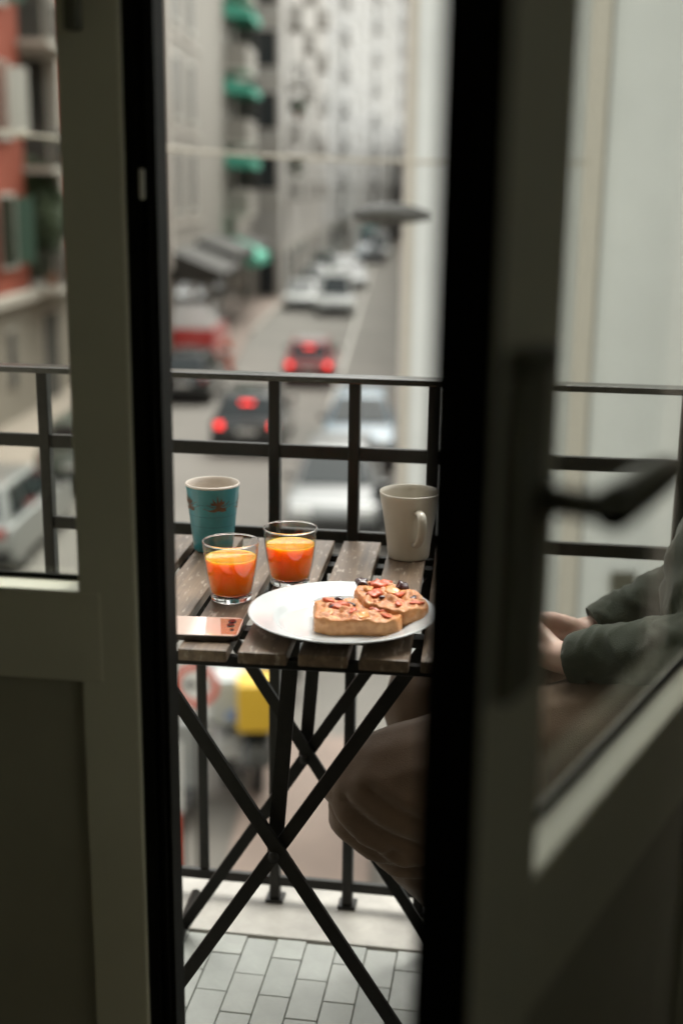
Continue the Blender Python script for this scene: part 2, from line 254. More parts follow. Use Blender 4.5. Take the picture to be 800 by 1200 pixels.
# ------------------------------------------------------------------ builders
def tag(o, label=None, cat=None, group=None, kind=None):
    if label: o['label'] = label
    if cat: o['category'] = cat
    if group: o['group'] = group
    if kind: o['kind'] = kind
    return o
def empty(name, label, cat, loc=(0, 0, 0), rz=0.0, group=None):
    o = bpy.data.objects.new(name, None); COL.objects.link(o); o.empty_display_size = 0.1
    o.location = loc; o.rotation_euler = (0, 0, rz)
    return tag(o, label, cat, group)
class MB:
    def __init__(s): s.bm = bmesh.new()
    def hexa(s, v):            # 8 points: bottom ring 0-3, top ring 4-7
        q = [s.bm.verts.new(p) for p in v]
        for f in ((3, 2, 1, 0), (4, 5, 6, 7), (0, 1, 5, 4), (1, 2, 6, 5), (2, 3, 7, 6), (3, 0, 4, 7)):
            s.bm.faces.new([q[i] for i in f])
        return s
    def box(s, x0, x1, y0, y1, z0, z1):
        return s.hexa([(x0, y0, z0), (x1, y0, z0), (x1, y1, z0), (x0, y1, z0), (x0, y0, z1), (x1, y0, z1), (x1, y1, z1), (x0, y1, z1)])
    def bar(s, a, b, w, t, side=(0, 1, 0)):   # flat bar from a to b: w across in the plane, t along side
        a, b = Vector(a), Vector(b); d = (b-a).normalized(); t2 = Vector(side).normalized(); wv = d.cross(t2).normalized()*w/2; tv = t2*t/2
        return s.hexa([a-wv-tv, a+wv-tv, a+wv+tv, a-wv+tv, b-wv-tv, b+wv-tv, b+wv+tv, b-wv+tv])
    def tube(s, pts, r, seg=8, cap=True):
        pts = [Vector(p) for p in pts]; rs = r if isinstance(r, (list, tuple)) else [r]*len(pts); rings = []
        up = None
        for i, p in enumerate(pts):
            d = (pts[min(i+1, len(pts)-1)] - pts[max(i-1, 0)]).normalized()
            if up is None: up = d.orthogonal().normalized()
            up = (up - d*up.dot(d)).normalized(); sd_ = d.cross(up)
            rings.append([s.bm.verts.new(p + (up*cos(2*pi*k/seg) + sd_*sin(2*pi*k/seg))*rs[i]) for k in range(seg)])
        for a, b in zip(rings, rings[1:]):
            for k in range(seg): s.bm.faces.new((a[k], a[(k+1) % seg], b[(k+1) % seg], b[k]))
        if cap: s.bm.faces.new(rings[0][::-1]); s.bm.faces.new(rings[-1])
        return s
    def lathe(s, prof, c=(0, 0, 0), seg=48):
        rings = []
        for r, z in prof:
            if r < 1e-6: rings.append([s.bm.verts.new((c[0], c[1], c[2]+z))])
            else: rings.append([s.bm.verts.new((c[0]+r*cos(2*pi*k/seg), c[1]+r*sin(2*pi*k/seg), c[2]+z)) for k in range(seg)])
        for a, b in zip(rings, rings[1:]):
            for k in range(seg):
                k2 = (k+1) % seg
                if len(a) == 1 and len(b) == 1: continue
                if len(a) == 1: s.bm.faces.new((a[0], b[k2], b[k]))
                elif len(b) == 1: s.bm.faces.new((a[k], a[k2], b[0]))
                else: s.bm.faces.new((a[k], a[k2], b[k2], b[k]))
        return s
    def prism(s, poly, h0, h1, axis='z'):   # poly in the plane, extruded along axis
        def P(p, h): return {'z': (p[0], p[1], h), 'x': (h, p[0], p[1]), 'y': (p[0], h, p[1])}[axis]
        a = [s.bm.verts.new(P(p, h0)) for p in poly]; b = [s.bm.verts.new(P(p, h1)) for p in poly]; n_ = len(poly)
        for i in range(n_): s.bm.faces.new((a[i], a[(i+1) % n_], b[(i+1) % n_], b[i]))
        s.bm.faces.new(a[::-1]); s.bm.faces.new(b)
        return s
    def ball(s, c, r, sub=2, sc=(1, 1, 1), rot=None):
        mt = Matrix.Translation(c)
        if rot: mt = mt @ rot
        bmesh.ops.create_icosphere(s.bm, subdivisions=sub, radius=r, matrix=mt @ Matrix.Diagonal((*sc, 1)))
        return s
    def cone(s, a, b, r1, r2, seg=14):
        a, b = Vector(a), Vector(b); d = b-a
        if d.length < 1e-6: return s
        bmesh.ops.create_cone(s.bm, cap_ends=True, segments=seg, radius1=r1, radius2=r2, depth=d.length,
                              matrix=Matrix.Translation((a+b)/2) @ d.to_track_quat('Z', 'Y').to_matrix().to_4x4())
        return s
    def cap(s, a, b, r1, r2): return s.ball(a, r1).ball(b, r2).cone(a, b, r1, r2)
    def bevel(s, w, seg=2, angle=30):
        bmesh.ops.recalc_face_normals(s.bm, faces=s.bm.faces)
        ed = [e for e in s.bm.edges if len(e.link_faces) == 2 and e.calc_face_angle(0) > R(angle)]
        bmesh.ops.bevel(s.bm, geom=ed, offset=w, segments=seg, affect='EDGES', profile=0.6, clamp_overlap=True)
        return s
    def mesh(s, name, material, smooth=False):
        bmesh.ops.recalc_face_normals(s.bm, faces=s.bm.faces)
        me = bpy.data.meshes.new(name); s.bm.to_mesh(me); s.bm.free(); me.materials.append(material)
        if smooth:
            for p in me.polygons: p.use_smooth = True
        return me
    def build(s, name, material, parent=None, smooth=False, **kw):
        return link(name, s.mesh(name, material, smooth), parent, **kw)
def link(name, me, parent=None, loc=None, rz=None, **kw):
    o = bpy.data.objects.new(name, me); COL.objects.link(o)
    if parent: o.parent = parent
    if loc: o.location = loc
    if rz is not None: o.rotation_euler = (0, 0, rz)
    return tag(o, **kw)
def copy_tree(o, parent=None):
    c = o.copy(); COL.objects.link(c)
    if parent: c.parent = parent; c.matrix_parent_inverse = o.matrix_parent_inverse
    for ch in o.children: copy_tree(ch, c)
    return c

# ------------------------------------------------------------------ street frame
TH = R(6.1); GZ = -5.0
def S(lat, dist, z=0.0): return Vector((lat*cos(TH) - dist*sin(TH), lat*sin(TH) + dist*cos(TH), GZ + z))

# ================================================================== SETTING
g = MB().box(-700, 700, 2.6, 1200, -0.2, 0.0); o = g.build('ground', M['ground'], kind='structure'); o.location = (0, 0, GZ-0.03)
g = MB().box(-400, 400, -60, 2.6, -0.2, 0.0); o = g.build('ground', M['ground'], kind='structure'); o.location = (0, 0, GZ-0.03)
bm = MB(); bm.box(-7.4, 2.0, 3.5, 420, -0.02, 0.0); o = bm.build('road', M['asphalt'], kind='structure'); o.location = S(0, 0); o.rotation_euler.z = TH
# left pavement with a bulge at the side street, right pavement
bm = MB(); bm.box(-10.5, -7.55, 3.6, 42.8, -0.02, 0.13); o = bm.build('pavement', M['pave'], kind='structure'); o.location = S(0, 0); o.rotation_euler.z = TH
bm = MB(); bm.box(-7.55, -7.40, 3.6, 42.8, -0.02, 0.135); o = bm.build('kerb', M['kerb'], kind='structure'); o.location = S(0, 0); o.rotation_euler.z = TH
bm = MB(); bm.prism([(-9, 43.4), (-6.0, 43.4), (-5.75, 46), (-6.35, 56), (-6.35, 400), (-9, 400)], -0.02, 0.14); o = bm.build('pavement', M['pave_pink'], kind='structure'); o.location = S(0, 0); o.rotation_euler.z = TH
bm = MB(); bm.box(-6.35, -6.2, 56, 400, -0.02, 0.15); o = bm.build('kerb', M['kerb'], kind='structure'); o.location = S(0, 0); o.rotation_euler.z = TH
bm = MB(); bm.box(-1.45, -0.10, 8.2, 13.4, 0.004, 0.12); o = bm.build('pavement', M['pave_pink'], kind='structure'); o.location = S(0, 0); o.rotation_euler.z = TH
bm = MB(); bm.box(0.55, 2.0, 16.6, 400, 0.004, 0.12); o = bm.build('pavement', M['pave'], kind='structure'); o.location = S(0, 0); o.rotation_euler.z = TH
# lane line, worn
bm = MB(); bm.box(-1.82, -1.72, 18, 300, 0.004, 0.006); o = bm.build('parking_line', M['mark'], kind='structure'); o.location = S(0, 0); o.rotation_euler.z = TH

# room behind the camera
YD = 1.25
bm = MB().box(-2.0, 1.8, -2.6, 1.22, -0.12, -0.005); bm.build('room_floor', M['room_floor'], kind='structure')
bm = MB().box(-2.0, 1.8, -2.6, 1.22, 2.75, 2.85); bm.build('ceiling', M['room'], kind='structure')
bm = MB().box(-2.1, -2.0, -2.7, 1.22, -0.12, 2.85); bm.build('wall', M['room'], kind='structure')
bm = MB(); bm.box(1.8, 1.9, -2.7, -1.15, -0.12, 2.85); bm.box(1.8, 1.9, -0.25, 1.22, -0.12, 2.85); bm.box(1.8, 1.9, -1.15, -0.25, -0.12, 1.8); bm.box(1.8, 1.9, -1.15, -0.25, 2.5, 2.85); rwall = bm.build('wall', M['room'], kind='structure')
fill_window = bpy.data.objects.new('window', None); COL.objects.link(fill_window); fill_window.parent = rwall; fill_window.location = (1.85, -0.7, 1.8)  # unseen window, added to let light onto the door faces
for a_ in ((-.448, -.398, 0.002, .698), (.398, .448, 0.002, .698), (-.397, .397, 0.002, .05), (-.397, .397, .65, .698)):
    MB().box(-.03, .03, *a_).build('frame', M['door'], fill_window)
MB().box(-.004, .004, -.396, .396, .052, .648).build('pane', M['door_glass'], fill_window)
bm = MB().box(-2.0, 1.8, -2.7, -2.6, -0.12, 2.85); bm.build('wall', M['room'], kind='structure')
# facade with the door opening  (opening X -1.06 .. 0.262, z 0 .. 2.35)
OX0, OX1, OZ = -1.062, 0.262, 2.35
fy0, fy1 = 1.224, 1.40
fac = empty('own_facade', 'beige plastered facade around the open balcony doors', 'facade', (0, fy0, 0))
bm = MB(); bm.box(-8, OX0, 0, fy1-fy0, -5.0, 9.0); bm.box(OX1, 8, 0, fy1-fy0, -5.0, 9.0); bm.box(OX0, OX1, 0, fy1-fy0, OZ, 9.0); bm.box(OX0, OX1, 0, fy1-fy0, -5.0, -0.02)
bm.build('wall', M['facade'], fac)
bm = MB(); bm.box(OX0+0.002, OX1-0.002, -0.02, fy1-fy0+0.01, -0.018, 0.004); bm.build('threshold', M['marble'], fac)

MB().box(-1.7, 1.5, fy1-fy0+0.002, fy1-fy0+0.72, 2.85, 3.01).build('unseen_shade_slab', M['facade'], fac)  # unseen slab, added to shade the table and balcony floor
# balcony floor: slab, marble edge, running-bond tiles
bal = MB().box(-1.5, 1.35, 1.402, 1.918, -0.16, -0.006).build('balcony_floor', M['grout'], kind='structure')
bm = MB().box(-1.5, 1.35, 1.920, 2.10, -0.16, 0.003); bm.bevel(0.004, 2); bm.build('marble_edge', M['marble'], bal)
tw, tl, gp = 0.0535, 0.1045, 0.0013
tm = []
for mt_ in M['tile']:
    t_ = MB().box(-tw/2+gp/2, tw/2-gp/2, -tl/2+gp/2, tl/2-gp/2, -0.006, 0.0); t_.bevel(0.0012, 1); tm.append(t_.mesh('tile', mt_))
ts = {}
def tile(x, y0, y1):
    L = y1-y0
    if L < 0.012: return
    me = random.choice(tm)
    o = link('tile', me, bal); o.location = (x, (y0+y1)/2, 0.0008*random.random()); o.scale = (1, L/tl, 1); o.rotation_euler = (0, 0, random.uniform(-1, 1)*0.004)
i = 0; x = -1.16
while x < 1.32:
    y = 1.403 - (0.5*tl if i % 2 else 0) - 0.012
    while y < 1.917:
        tile(x, max(y, 1.403), min(y+tl, 1.917)); y += tl
    x += tw; i += 1

# ================================================================== DOORS
def leaf(root, sgn, L, STF=0.061, T=0.06, yg=0.041, rb=0.037):
    """door leaf in local coordinates: x from 0 (hinge) to L (free edge), room face at y=0, thickness to y=.06"""
    ST = 0.061
    xf = L - rb                     # room face ends here, dark rebate follows
    xs = xf - STF
    m = M['door']; zr0, zr1 = 0.752, 0.859
    X = lambda a, b: (a, b) if sgn > 0 else (-b, -a)
    def bx(bmx, a, b, y0, y1, z0, z1): a, b = X(a, b); return bmx.box(a, b, y0, y1, z0, z1)
    def bv(bmx, w=0.003): bmx.bevel(w, 2); return bmx
    bv(bx(MB(), xs, xf, 0, T, 0.012, 2.30)).build('stile', m, root)
    bv(bx(MB(), 0, ST, 0, T, 0.012, 2.30)).build('stile', m, root)
    bv(bx(MB(), ST+0.0005, xs+0.026, -0.0012, T-0.002, zr0, zr1)).build('rail', m, root)
    bv(bx(MB(), ST+0.0005, xs-0.0005, 0, T, 0.012, 0.12)).build('rail', m, root)
    bv(bx(MB(), ST+0.0005, xs-0.0005, 0, T, 2.22, 2.30)).build('rail', m, root)
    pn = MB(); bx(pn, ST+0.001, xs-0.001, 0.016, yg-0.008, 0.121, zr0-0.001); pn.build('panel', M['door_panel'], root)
    gl = MB(); bx(gl, ST+0.0008, xs-0.0008, yg, yg+0.004, zr1+0.0008, 2.219); gl.build('pane', M['door_glass'], root)
    # slim glazing beads outside and at the sides
    gb = MB(); bx(gb, ST+0.001, ST+0.009, yg-0.010, yg-0.0005, zr1+0.001, 2.219); gb.build('glazing_bead', m, root)
    gb = MB(); bx(gb, xs-0.009, xs-0.001, yg-0.010, yg-0.0005, zr1+0.001, 2.219); gb.build('glazing_bead', m, root)
    ga = MB(); bx(ga, ST+0.001, xs-0.001, yg-0.005, yg-0.0002, zr1+0.0006, zr1+0.006); ga.build('gasket', M['door_dark'], root)
    return xs, xf

# left leaf, shut, in the wall plane
dl = empty('balcony_door', 'shut left leaf of the balcony door with one glazed pane', 'door', (-1.005, YD, 0), 0)
LL = 0.628
xs, xf = leaf(dl, 1, LL, 0.066, 0.05, 0.040, 0.031)
rbm = MB(); rbm.box(xf+0.0005, LL, 0.012, 0.05, 0.012, 2.30); rb_ = rbm.build('rebate', M['door_dark'], dl)
rbm = MB(); rbm.box(xf+0.0005, xf+0.014, 0.006, 0.0118, 0.014, 2.29); rbm.build('seal', M['door_dark'], rb_)
rbm = MB(); rbm.box(xf+0.020, xf+0.025, 0.008, 0.0118, 0.014, 2.29); rbm.build('seal', M['door_dark'], rb_)
sp = MB(); sp.box(xf+0.0145, xf+0.0195, 0.0045, 0.0119, 1.278, 1.308); sp.bevel(0.002, 2); sp.build('strike_plate', M['steel'], dl)
bo = MB(); bo.box(xf-0.052, xf-0.036, -0.014, -0.0005, 1.437, 2.05); bo.bevel(0.004, 2); bo.build('bolt', M['dark_metal'], dl)

# right leaf, swung into the room about its hinge on the right
hx, hy = 0.2305, 1.2435
ang = math.atan2(-0.924, -0.382) - pi      # closed leaf points to -X
dr = empty('balcony_door', 'right leaf of the balcony door swung open into the room, with dark lever handle', 'door', (hx, hy, 0), ang)
xs, xf2 = leaf(dr, -1, 0.64+0.037, 0.096, 0.038, 0.030)
lo = 0.64                                # the free edge of the room face
ef = MB(); ef.box(-lo-0.0345, -lo-0.0005, 0.001, 0.0585, 0.012, 2.30)
# (the outer rebate of this leaf is its dark end face)
ef2 = MB(); ef2.box(-lo-0.0015, -lo-0.0002, 0.0005, 0.0375, 0.013, 2.299); ef.bm.free(); e_ = ef2.build('rebate', M['door_dark'], dr)
se = MB(); se.box(-lo-0.006, -lo-0.0016, 0.012, 0.017, 0.014, 2.298); se.build('seal', M['door_dark'], e_)
se = MB(); se.box(-lo-0.004, -lo-0.0016, 0.025, 0.031, 0.014, 2.298); se.build('seal', M['door_dark'], e_)
# handle: lock case on the stile, spindle, lever
lc = MB(); lc.box(-lo+0.008, -lo+0.050, -0.012, -0.0005, 1.010, 1.195); lc.bevel(0.005, 3); lco = lc.build('lock_case', M['case'], dr)
lc = MB(); lc.box(-lo+0.008, -lo+0.050, -0.016, -0.0005, 1.1955, 1.210); lc.bevel(0.003, 2); lc.build('end_cap', M['dark_metal'], lco)
hd = MB()
hz = 1.126; x0 = -lo+0.034
hd.tube([(x0, -0.0165, hz), (x0, -0.055, hz)], 0.0085, 12)
hdl = hd.build('spindle', M['dark_metal'], dr, smooth=True)
lv = MB(); lv.tube([(x0-0.004, -0.056, hz), (x0+0.02, -0.058, hz+.003), (x0+0.06, -0.056, hz+.003), (x0+0.105, -0.052, hz), (x0+0.118, -0.050, hz-.001)], [0.0125, 0.0125, 0.012, 0.0105, 0.007], 12)
lv.build('lever', M['dark_metal'], hdl, smooth=True)

# ================================================================== RAILING
DR = 2.04
rl = empty('balcony_railing', 'black iron balcony railing with rectangular openings', 'railing', (0, DR, 0))
ri = M['rail_iron']
def rbar(name, x0, x1, z0, z1, d=0.008):
    b_ = MB().box(x0, x1, -d/2, d/2, z0, z1); b_.bevel(0.0015, 1); return b_.build(name, ri, rl)
PX = [-0.82, -0.413, -0.277, -0.144, 0.262, 0.668, 1.074, -1.226]
t_ = MB().box(-1.45, 1.30, -0.021, 0.021, 0.980, 0.9905); t_.bevel(0.002, 2); t_.build('top_rail', M['rail_top'], rl)
rbar('rail', -1.45, 1.30, 0.848, 0.871, 0.0125)
rbar('rail', -0.82, 1.30, 0.702, 0.724, 0.0125)
rbar('rail', -1.45, 1.30, 0.033, 0.052, 0.0125)
for x in PX:
    foot = -0.0 if x in (-0.413, 0.262, -1.226, 1.074, 0.668) else 0.002
    b_ = MB().box(x-0.0095, x+0.0095, -0.011, 0.011, foot+0.003, 0.9795); b_.bevel(0.0015, 1); q = b_.build('post', ri, rl)
    f_ = MB().box(x-0.017, x+0.017, -0.018, 0.018, 0.0031, 0.009); f_.bevel(0.002, 1); f_.build('foot_plate', ri, q)
for x in (-0.548, -0.684):
    rbar('baluster', x-0.009, x+0.009, 0.053, 0.7015)

# ================================================================== TABLE
TZ = 0.72; TC = Vector((-0.322, 1.722, 0)); TR = R(2.2)
tb = empty('bistro_table', 'folding bistro table with weathered wooden slats and crossed black steel legs', 'table', TC, TR)
NS, pit, sw, dep = 7, 0.0775, 0.0625, 0.535
sl = MB().box(-sw/2, sw/2, -dep/2, dep/2, -0.016, 0.0); sl.bevel(0.002, 2); slm = sl.mesh('slat', M['wood'])
for i in range(NS):
    o = link('slat', slm, tb); o.location = ((i-(NS-1)/2)*pit, random.uniform(-0.002, 0.002), TZ); o.rotation_euler = (0, random.uniform(-.004, .004), random.uniform(-.003, .003))
W2 = NS*pit/2-0.008
for yy in (-dep/2+0.012, dep/2-0.012):
    a_ = MB().box(-W2, W2, yy*0.93-0.006, yy*0.93+0.006, TZ-0.031, TZ-0.0165); a_.bevel(0.001, 1); a_.build('apron', M['iron'], tb)
for yy, nm in ((-dep/2+0.135, 'front'), (dep/2-0.08, 'back')):
    for s_ in (1, -1):
        l_ = MB(); l_.bar((s_*0.212, yy+s_*0.005, TZ-0.018), (-s_*0.226, yy+s_*0.005, 0.012), 0.0195, 0.0075); l_.build('leg', M['iron'], tb)
    b_ = MB(); b_.bar((0.018, yy+0.016, TZ-0.018), (-0.008, yy+0.016, 0.355), 0.022, 0.006); b_.build('brace', M['iron'], tb)
    p_v = MB(); p_v.tube([(-0.006, yy-0.014, 0.36), (-0.006, yy+0.022, 0.36)], 0.008, 12); p_v.build('pivot_bolt', M['iron'], tb, smooth=True)
    a_ = MB().box(-W2+0.02, W2-0.02, yy-0.012, yy+0.012, TZ-0.030, TZ-0.0168); a_.bevel(0.001, 1); a_.build('cross_rail', M['iron'], tb)
for s_ in (1, -1):
    f_ = MB(); f_.tube([(s_*0.2265, -dep/2+0.10, 0.0105), (s_*0.2265, dep/2+0.04, 0.0105)], 0.0095, 10); f_.build('foot_bar', M['iron'], tb, smooth=True)

# ================================================================== THINGS ON THE TABLE
Z0 = TZ + 0.0008
def tumbler(loc, label, fill, rot):
    t = empty('juice_glass', label, 'glass', loc, rot, group='glasses of orange juice')
    ro = [(0.0, 0.0), (0.0255, 0.0), (0.0285, 0.002), (0.030, 0.010), (0.0325, 0.024), (0.0352, 0.040), (0.0375, 0.058), (0.0390, 0.074), (0.0400, 0.0850), (0.0397, 0.0859), (0.0391, 0.0860)]
    ri_ = [(0.0386, 0.0852), (0.0376, 0.074), (0.0361, 0.058), (0.0338, 0.040), (0.0309, 0.024), (0.0285, 0.0125), (0.0235, 0.0094), (0.0, 0.0088)]
    MB().lathe([(0.0295, 0.0089)] + ro[3:] + ri_[:6] + [(0.0287, 0.0089), (0.0295, 0.0089)], seg=64).build('tumbler', M['glass_wall'], t, smooth=True)
    MB().lathe([(0.0394+0.0012*cos(2*pi*k/10), 0.0862+0.0012*sin(2*pi*k/10)) for k in range(11)], seg=64).build('rim', M['glass'], t, smooth=True)
    MB().lathe([(0.0, 0.0), (0.0255, 0.0), (0.0285, 0.002), (0.0293, 0.0086), (0.0, 0.0086)], seg=64).build('base', M['glass'], t, smooth=True)
    def rin(z):
        q = ri_[::-1]
        for (r1, z1), (r2, z2) in zip(q, q[1:]):
            if z1 <= z <= z2: return r1 + (r2-r1)*(z-z1)/(z2-z1)
        return q[-1][0]
    pr = [(0, 0.0091), (0.0230, 0.0097)]
    zs = [0.0128, 0.018, 0.024, 0.032, 0.040, 0.048, fill-0.002]
    pr += [(rin(z)-0.00025, z) for z in zs] + [(rin(fill)-0.0003, fill), (rin(fill)-0.002, fill-0.0006), (0, fill-0.0006)]
    MB().lathe(pr, seg=64).build('juice', M['juice'], t, smooth=True)
    return t
tumbler((-0.399, 1.655, Z0), 'glass of orange juice nearer the phone, in front of the teal cup', 0.0635, 0)
tumbler((-0.330, 1.742, Z0), 'glass of orange juice farther back, behind the rim of the white plate', 0.062, 0.6)

# teal beaker
tl_ = empty('teal_cup', 'teal ceramic beaker with brown star print near the railing', 'cup', (-0.487, 1.90, Z0))
po = [(0.0, 0.0), (0.029, 0.0), (0.0315, 0.0025), (0.0335, 0.02), (0.0368, 0.05), (0.0402, 0.08), (0.0432, 0.108)]
MB().lathe(po, seg=64).build('body', M['teal'], tl_, smooth=True)
pi_ = [(0.0432, 0.1081), (0.0434, 0.1105), (0.0424, 0.1118), (0.0412, 0.1105), (0.0400, 0.10), (0.0365, 0.07), (0.0325, 0.03), (0.030, 0.008), (0.0, 0.007)]
MB().lathe(pi_, seg=64).build('lining', M['teal_in'], tl_, smooth=True)
def rad_t(z):
    for (r1, z1), (r2, z2) in zip(po, po[1:]):
        if z1 <= z <= z2 and z2 > z1: return r1+(r2-r1)*(z-z1)/(z2-z1)
    return 0.043
for zz in (0.045, 0.062, 0.082):
    pr = [(rad_t(zz-0.0004)+0.0001, zz-0.0004), (rad_t(zz)+0.0004, zz), (rad_t(zz+0.0004)+0.0001, zz+0.0004)]
    MB().lathe(pr, seg=64).build('band', M['teal_line'], tl_, smooth=True)
ac = math.atan2(-1.90, 0.487)
for da in (0.22, -1.15, 1.6, 2.9, -2.4):
    st = MB(); bm_ = st.bm; zc = 0.0805; vs = []
    npt = 9
    c0 = []
    for k in range(2*npt):
        a = pi*(k/(2*npt-1)); rr = 0.0205 if k % 2 else 0.0115
        rr *= 1.0 + 0.18*sin(k*2.3)
        c0.append((cos(a)*rr*1.05, sin(a)*rr*0.95 - 0.004))
    c0 += [(-0.014, -0.008), (-0.007, -0.0095), (0.0, -0.0075), (0.007, -0.0095), (0.014, -0.008)]
    def on(u, v, off): 
        z = zc+v; r_c = rad_t(z)+off; a = ac+da+u/r_c; return (r_c*cos(a), r_c*sin(a), z)
    ce = bm_.verts.new(on(0, 0, 0.0006)); ring = [bm_.verts.new(on(u, v, 0.0006)) for u, v in c0]
    for k in range(len(ring)): bm_.faces.new((ce, ring[k], ring[(k+1) % len(ring)]))
    st.build('star_print', M['star'], tl_)

# mug
mg = empty('white_mug', 'off white ceramic mug with handle, beside the railing behind the plate', 'mug', (-0.170, 1.918, Z0))
pm = [(0.0, 0.002), (0.028, 0.002), (0.0295, 0.0), (0.0325, 0.0005), (0.0338, 0.004), (0.0352, 0.020), (0.0385, 0.045), (0.0430, 0.075), (0.0478, 0.100), (0.0488, 0.1065), (0.0482, 0.1082), (0.0470, 0.1075), (0.0455, 0.100), (0.0408, 0.073), (0.036, 0.043), (0.0325, 0.018), (0.028, 0.008), (0, 0.007)]
MB().lathe(pm, seg=72).build('body', M['mug'], mg, smooth=True)
ha = math.atan2(-1.918, 0.170) + R(17)
hb = MB(); d_ = Vector((cos(ha), sin(ha), 0)); pts = []
rings = []
path = [(0.0425, 0.082), (0.052, 0.0845), (0.0625, 0.083), (0.0685, 0.076), (0.0700, 0.066), (0.068, 0.055), (0.0625, 0.045), (0.0545, 0.037), (0.0465, 0.0315), (0.0365, 0.0290)]
sd2 = Vector((-d_.y, d_.x, 0))
for i, (r_c, z) in enumerate(path):
    c = d_*r_c + Vector((0, 0, z))
    a = path[max(i-1, 0)]; b2 = path[min(i+1, len(path)-1)]
    tg = (d_*(b2[0]-a[0]) + Vector((0, 0, b2[1]-a[1]))).normalized(); nn = tg.cross(sd2).normalized()
    rings.append([hb.bm.verts.new(c + sd2*cos(2*pi*k/14)*0.0072 + nn*sin(2*pi*k/14)*0.0045) for k in range(14)])
for a, b2 in zip(rings, rings[1:]):
    for k in range(14): hb.bm.faces.new((a[k], a[(k+1) % 14], b2[(k+1) % 14], b2[k]))
hb.bm.faces.new(rings[0][::-1]); hb.bm.faces.new(rings[-1])
hb.build('handle', M['mug'], mg, smooth=True)

# plate
PC = (-0.227, 1.572)
pp = [(0.0, 0.0022), (0.055, 0.0022), (0.058, 0.0), (0.066, 0.0), (0.069, 0.003), (0.090, 0.0075), (0.112, 0.0150), (0.1245, 0.0205), (0.1262, 0.0218), (0.1258, 0.0230), (0.1235, 0.0228), (0.110, 0.0182), (0.096, 0.0142), (0.0905, 0.0120), (0.0865, 0.0080), (0.083, 0.0058), (0.079, 0.0051), (0.0, 0.0051)]
plate = tag(MB().lathe(pp, seg=96).build('plate', M['plate'], smooth=True), 'white round plate carrying the focaccia slices', 'plate'); plate.location = (*PC, Z0)

# focaccia
PZ = Z0 + 0.0053
def bread(name, label, poly, zb, h, tilt, tops, loc):
    root = empty(name, label, 'focaccia', loc, group='slices of focaccia')
    # grid over the polygon, domed top
    bm_ = bmesh.new(); N = len(poly); cx = sum(p[0] for p in poly)/N; cyy = sum(p[1] for p in poly)/N
    dense = []
    for i in range(N):
        a, b2 = poly[i], poly[(i+1) % N]
        L = math.hypot(b2[0]-a[0], b2[1]-a[1]); kk = max(2, int(L/0.003))
        for k in range(kk): dense.append((a[0]+(b2[0]-a[0])*k/kk, a[1]+(b2[1]-a[1])*k/kk))
    for _ in range(2):
        dense = [((dense[i-1][0]+2*dense[i][0]+dense[(i+1) % len(dense)][0])/4, (dense[i-1][1]+2*dense[i][1]+dense[(i+1) % len(dense)][1])/4) for i in range(len(dense))]
    layers = [(0.93, 0.0), (0.985, 0.0015), (1.0, 0.18*h), (1.005, 0.34*h), (1.005, 0.5*h), (1.0, 0.64*h), (0.995, 0.76*h), (0.985, 0.87*h), (0.968, 0.95*h), (0.945, 1.0*h)] + [(0.92-0.03*q, h*(1.0+0.05*(0.08+0.03*q))) for q in range(30)]
    rings = []
    sx_ = loc[0]*90
    for s_, z in layers:
        ring = []
        for (x, y) in dense:
            p = Vector((cx+(x-cx)*s_, cyy+(y-cyy)*s_, z))
            q = Vector((p.x, p.y, p.z*1.6))
            bub = abs(abs(1)*noise.noise(q*55+Vector((sx_, 3, 1))))
            nz = (bub-0.18)*0.009*min(1.0, max(0.0, (0.95-s_)/0.15)) + noise.noise(q*105+Vector((sx_, 0, 0)))*0.0036 + noise.noise(q*240)*0.0011
            top = min(1.0, max(0.0, (z/h-0.7)/0.3))
            dd = Vector((x-cx, y-cyy, 0)).normalized()
            p.z += nz*top
            p += dd*(noise.noise(q*45+Vector((sx_, 9, 0)))*0.0014 + noise.noise(q*190)*0.0014 + noise.noise(Vector((x*24+sx_, y*24, 2)))*0.0045)*(1.0 if s_ > 0.93 else s_)
            p.z += tilt[0]*(p.x-cx)+tilt[1]*(p.y-cyy)
            ring.append(bm_.verts.new(p))
        rings.append(ring)
    K = len(dense)
    for a, b2 in zip(rings, rings[1:]):
        for k in range(K): bm_.faces.new((a[k], a[(k+1) % K], b2[(k+1) % K], b2[k]))
    ce = bm_.verts.new((cx, cyy, h*1.05)); ba = bm_.verts.new((cx, cyy, 0))
    for k in range(K): bm_.faces.new((ce, rings[-1][k], rings[-1][(k+1) % K])); bm_.faces.new((ba, rings[0][(k+1) % K], rings[0][k]))
    x_ = MB(); x_.bm.free(); x_.bm = bm_; x_.build('crust', M['crust'], root, smooth=True)
    for (kind, x, y, r_t, sc) in tops:
        t = MB(); z = h*1.0 + tilt[0]*(x-cx)+tilt[1]*(y-cyy) + 0.0006
        if kind != 'o': r_t *= 1.25; sc = (sc[0], sc[1]*1.1, sc[2]*0.8)
        t.ball((0, 0, 0), r_t, 3, sc, Matrix.Rotation(random.uniform(0, 3), 4, 'Z') @ Matrix.Rotation(random.uniform(-.35, .35), 4, 'X'))
        for v in t.bm.verts: v.co += v.co.normalized()*noise.noise(v.co*130+Vector((x*300, y*300, 0)))*r_t*0.55
        t.build({'t': 'tomato_piece', 'o': 'olive', 'p': 'pepper_piece'}[kind], M[{'t': 'tomato', 'o': 'olive', 'p': 'pepper'}[kind]], root, smooth=True, loc=(x, y, z))
    return root
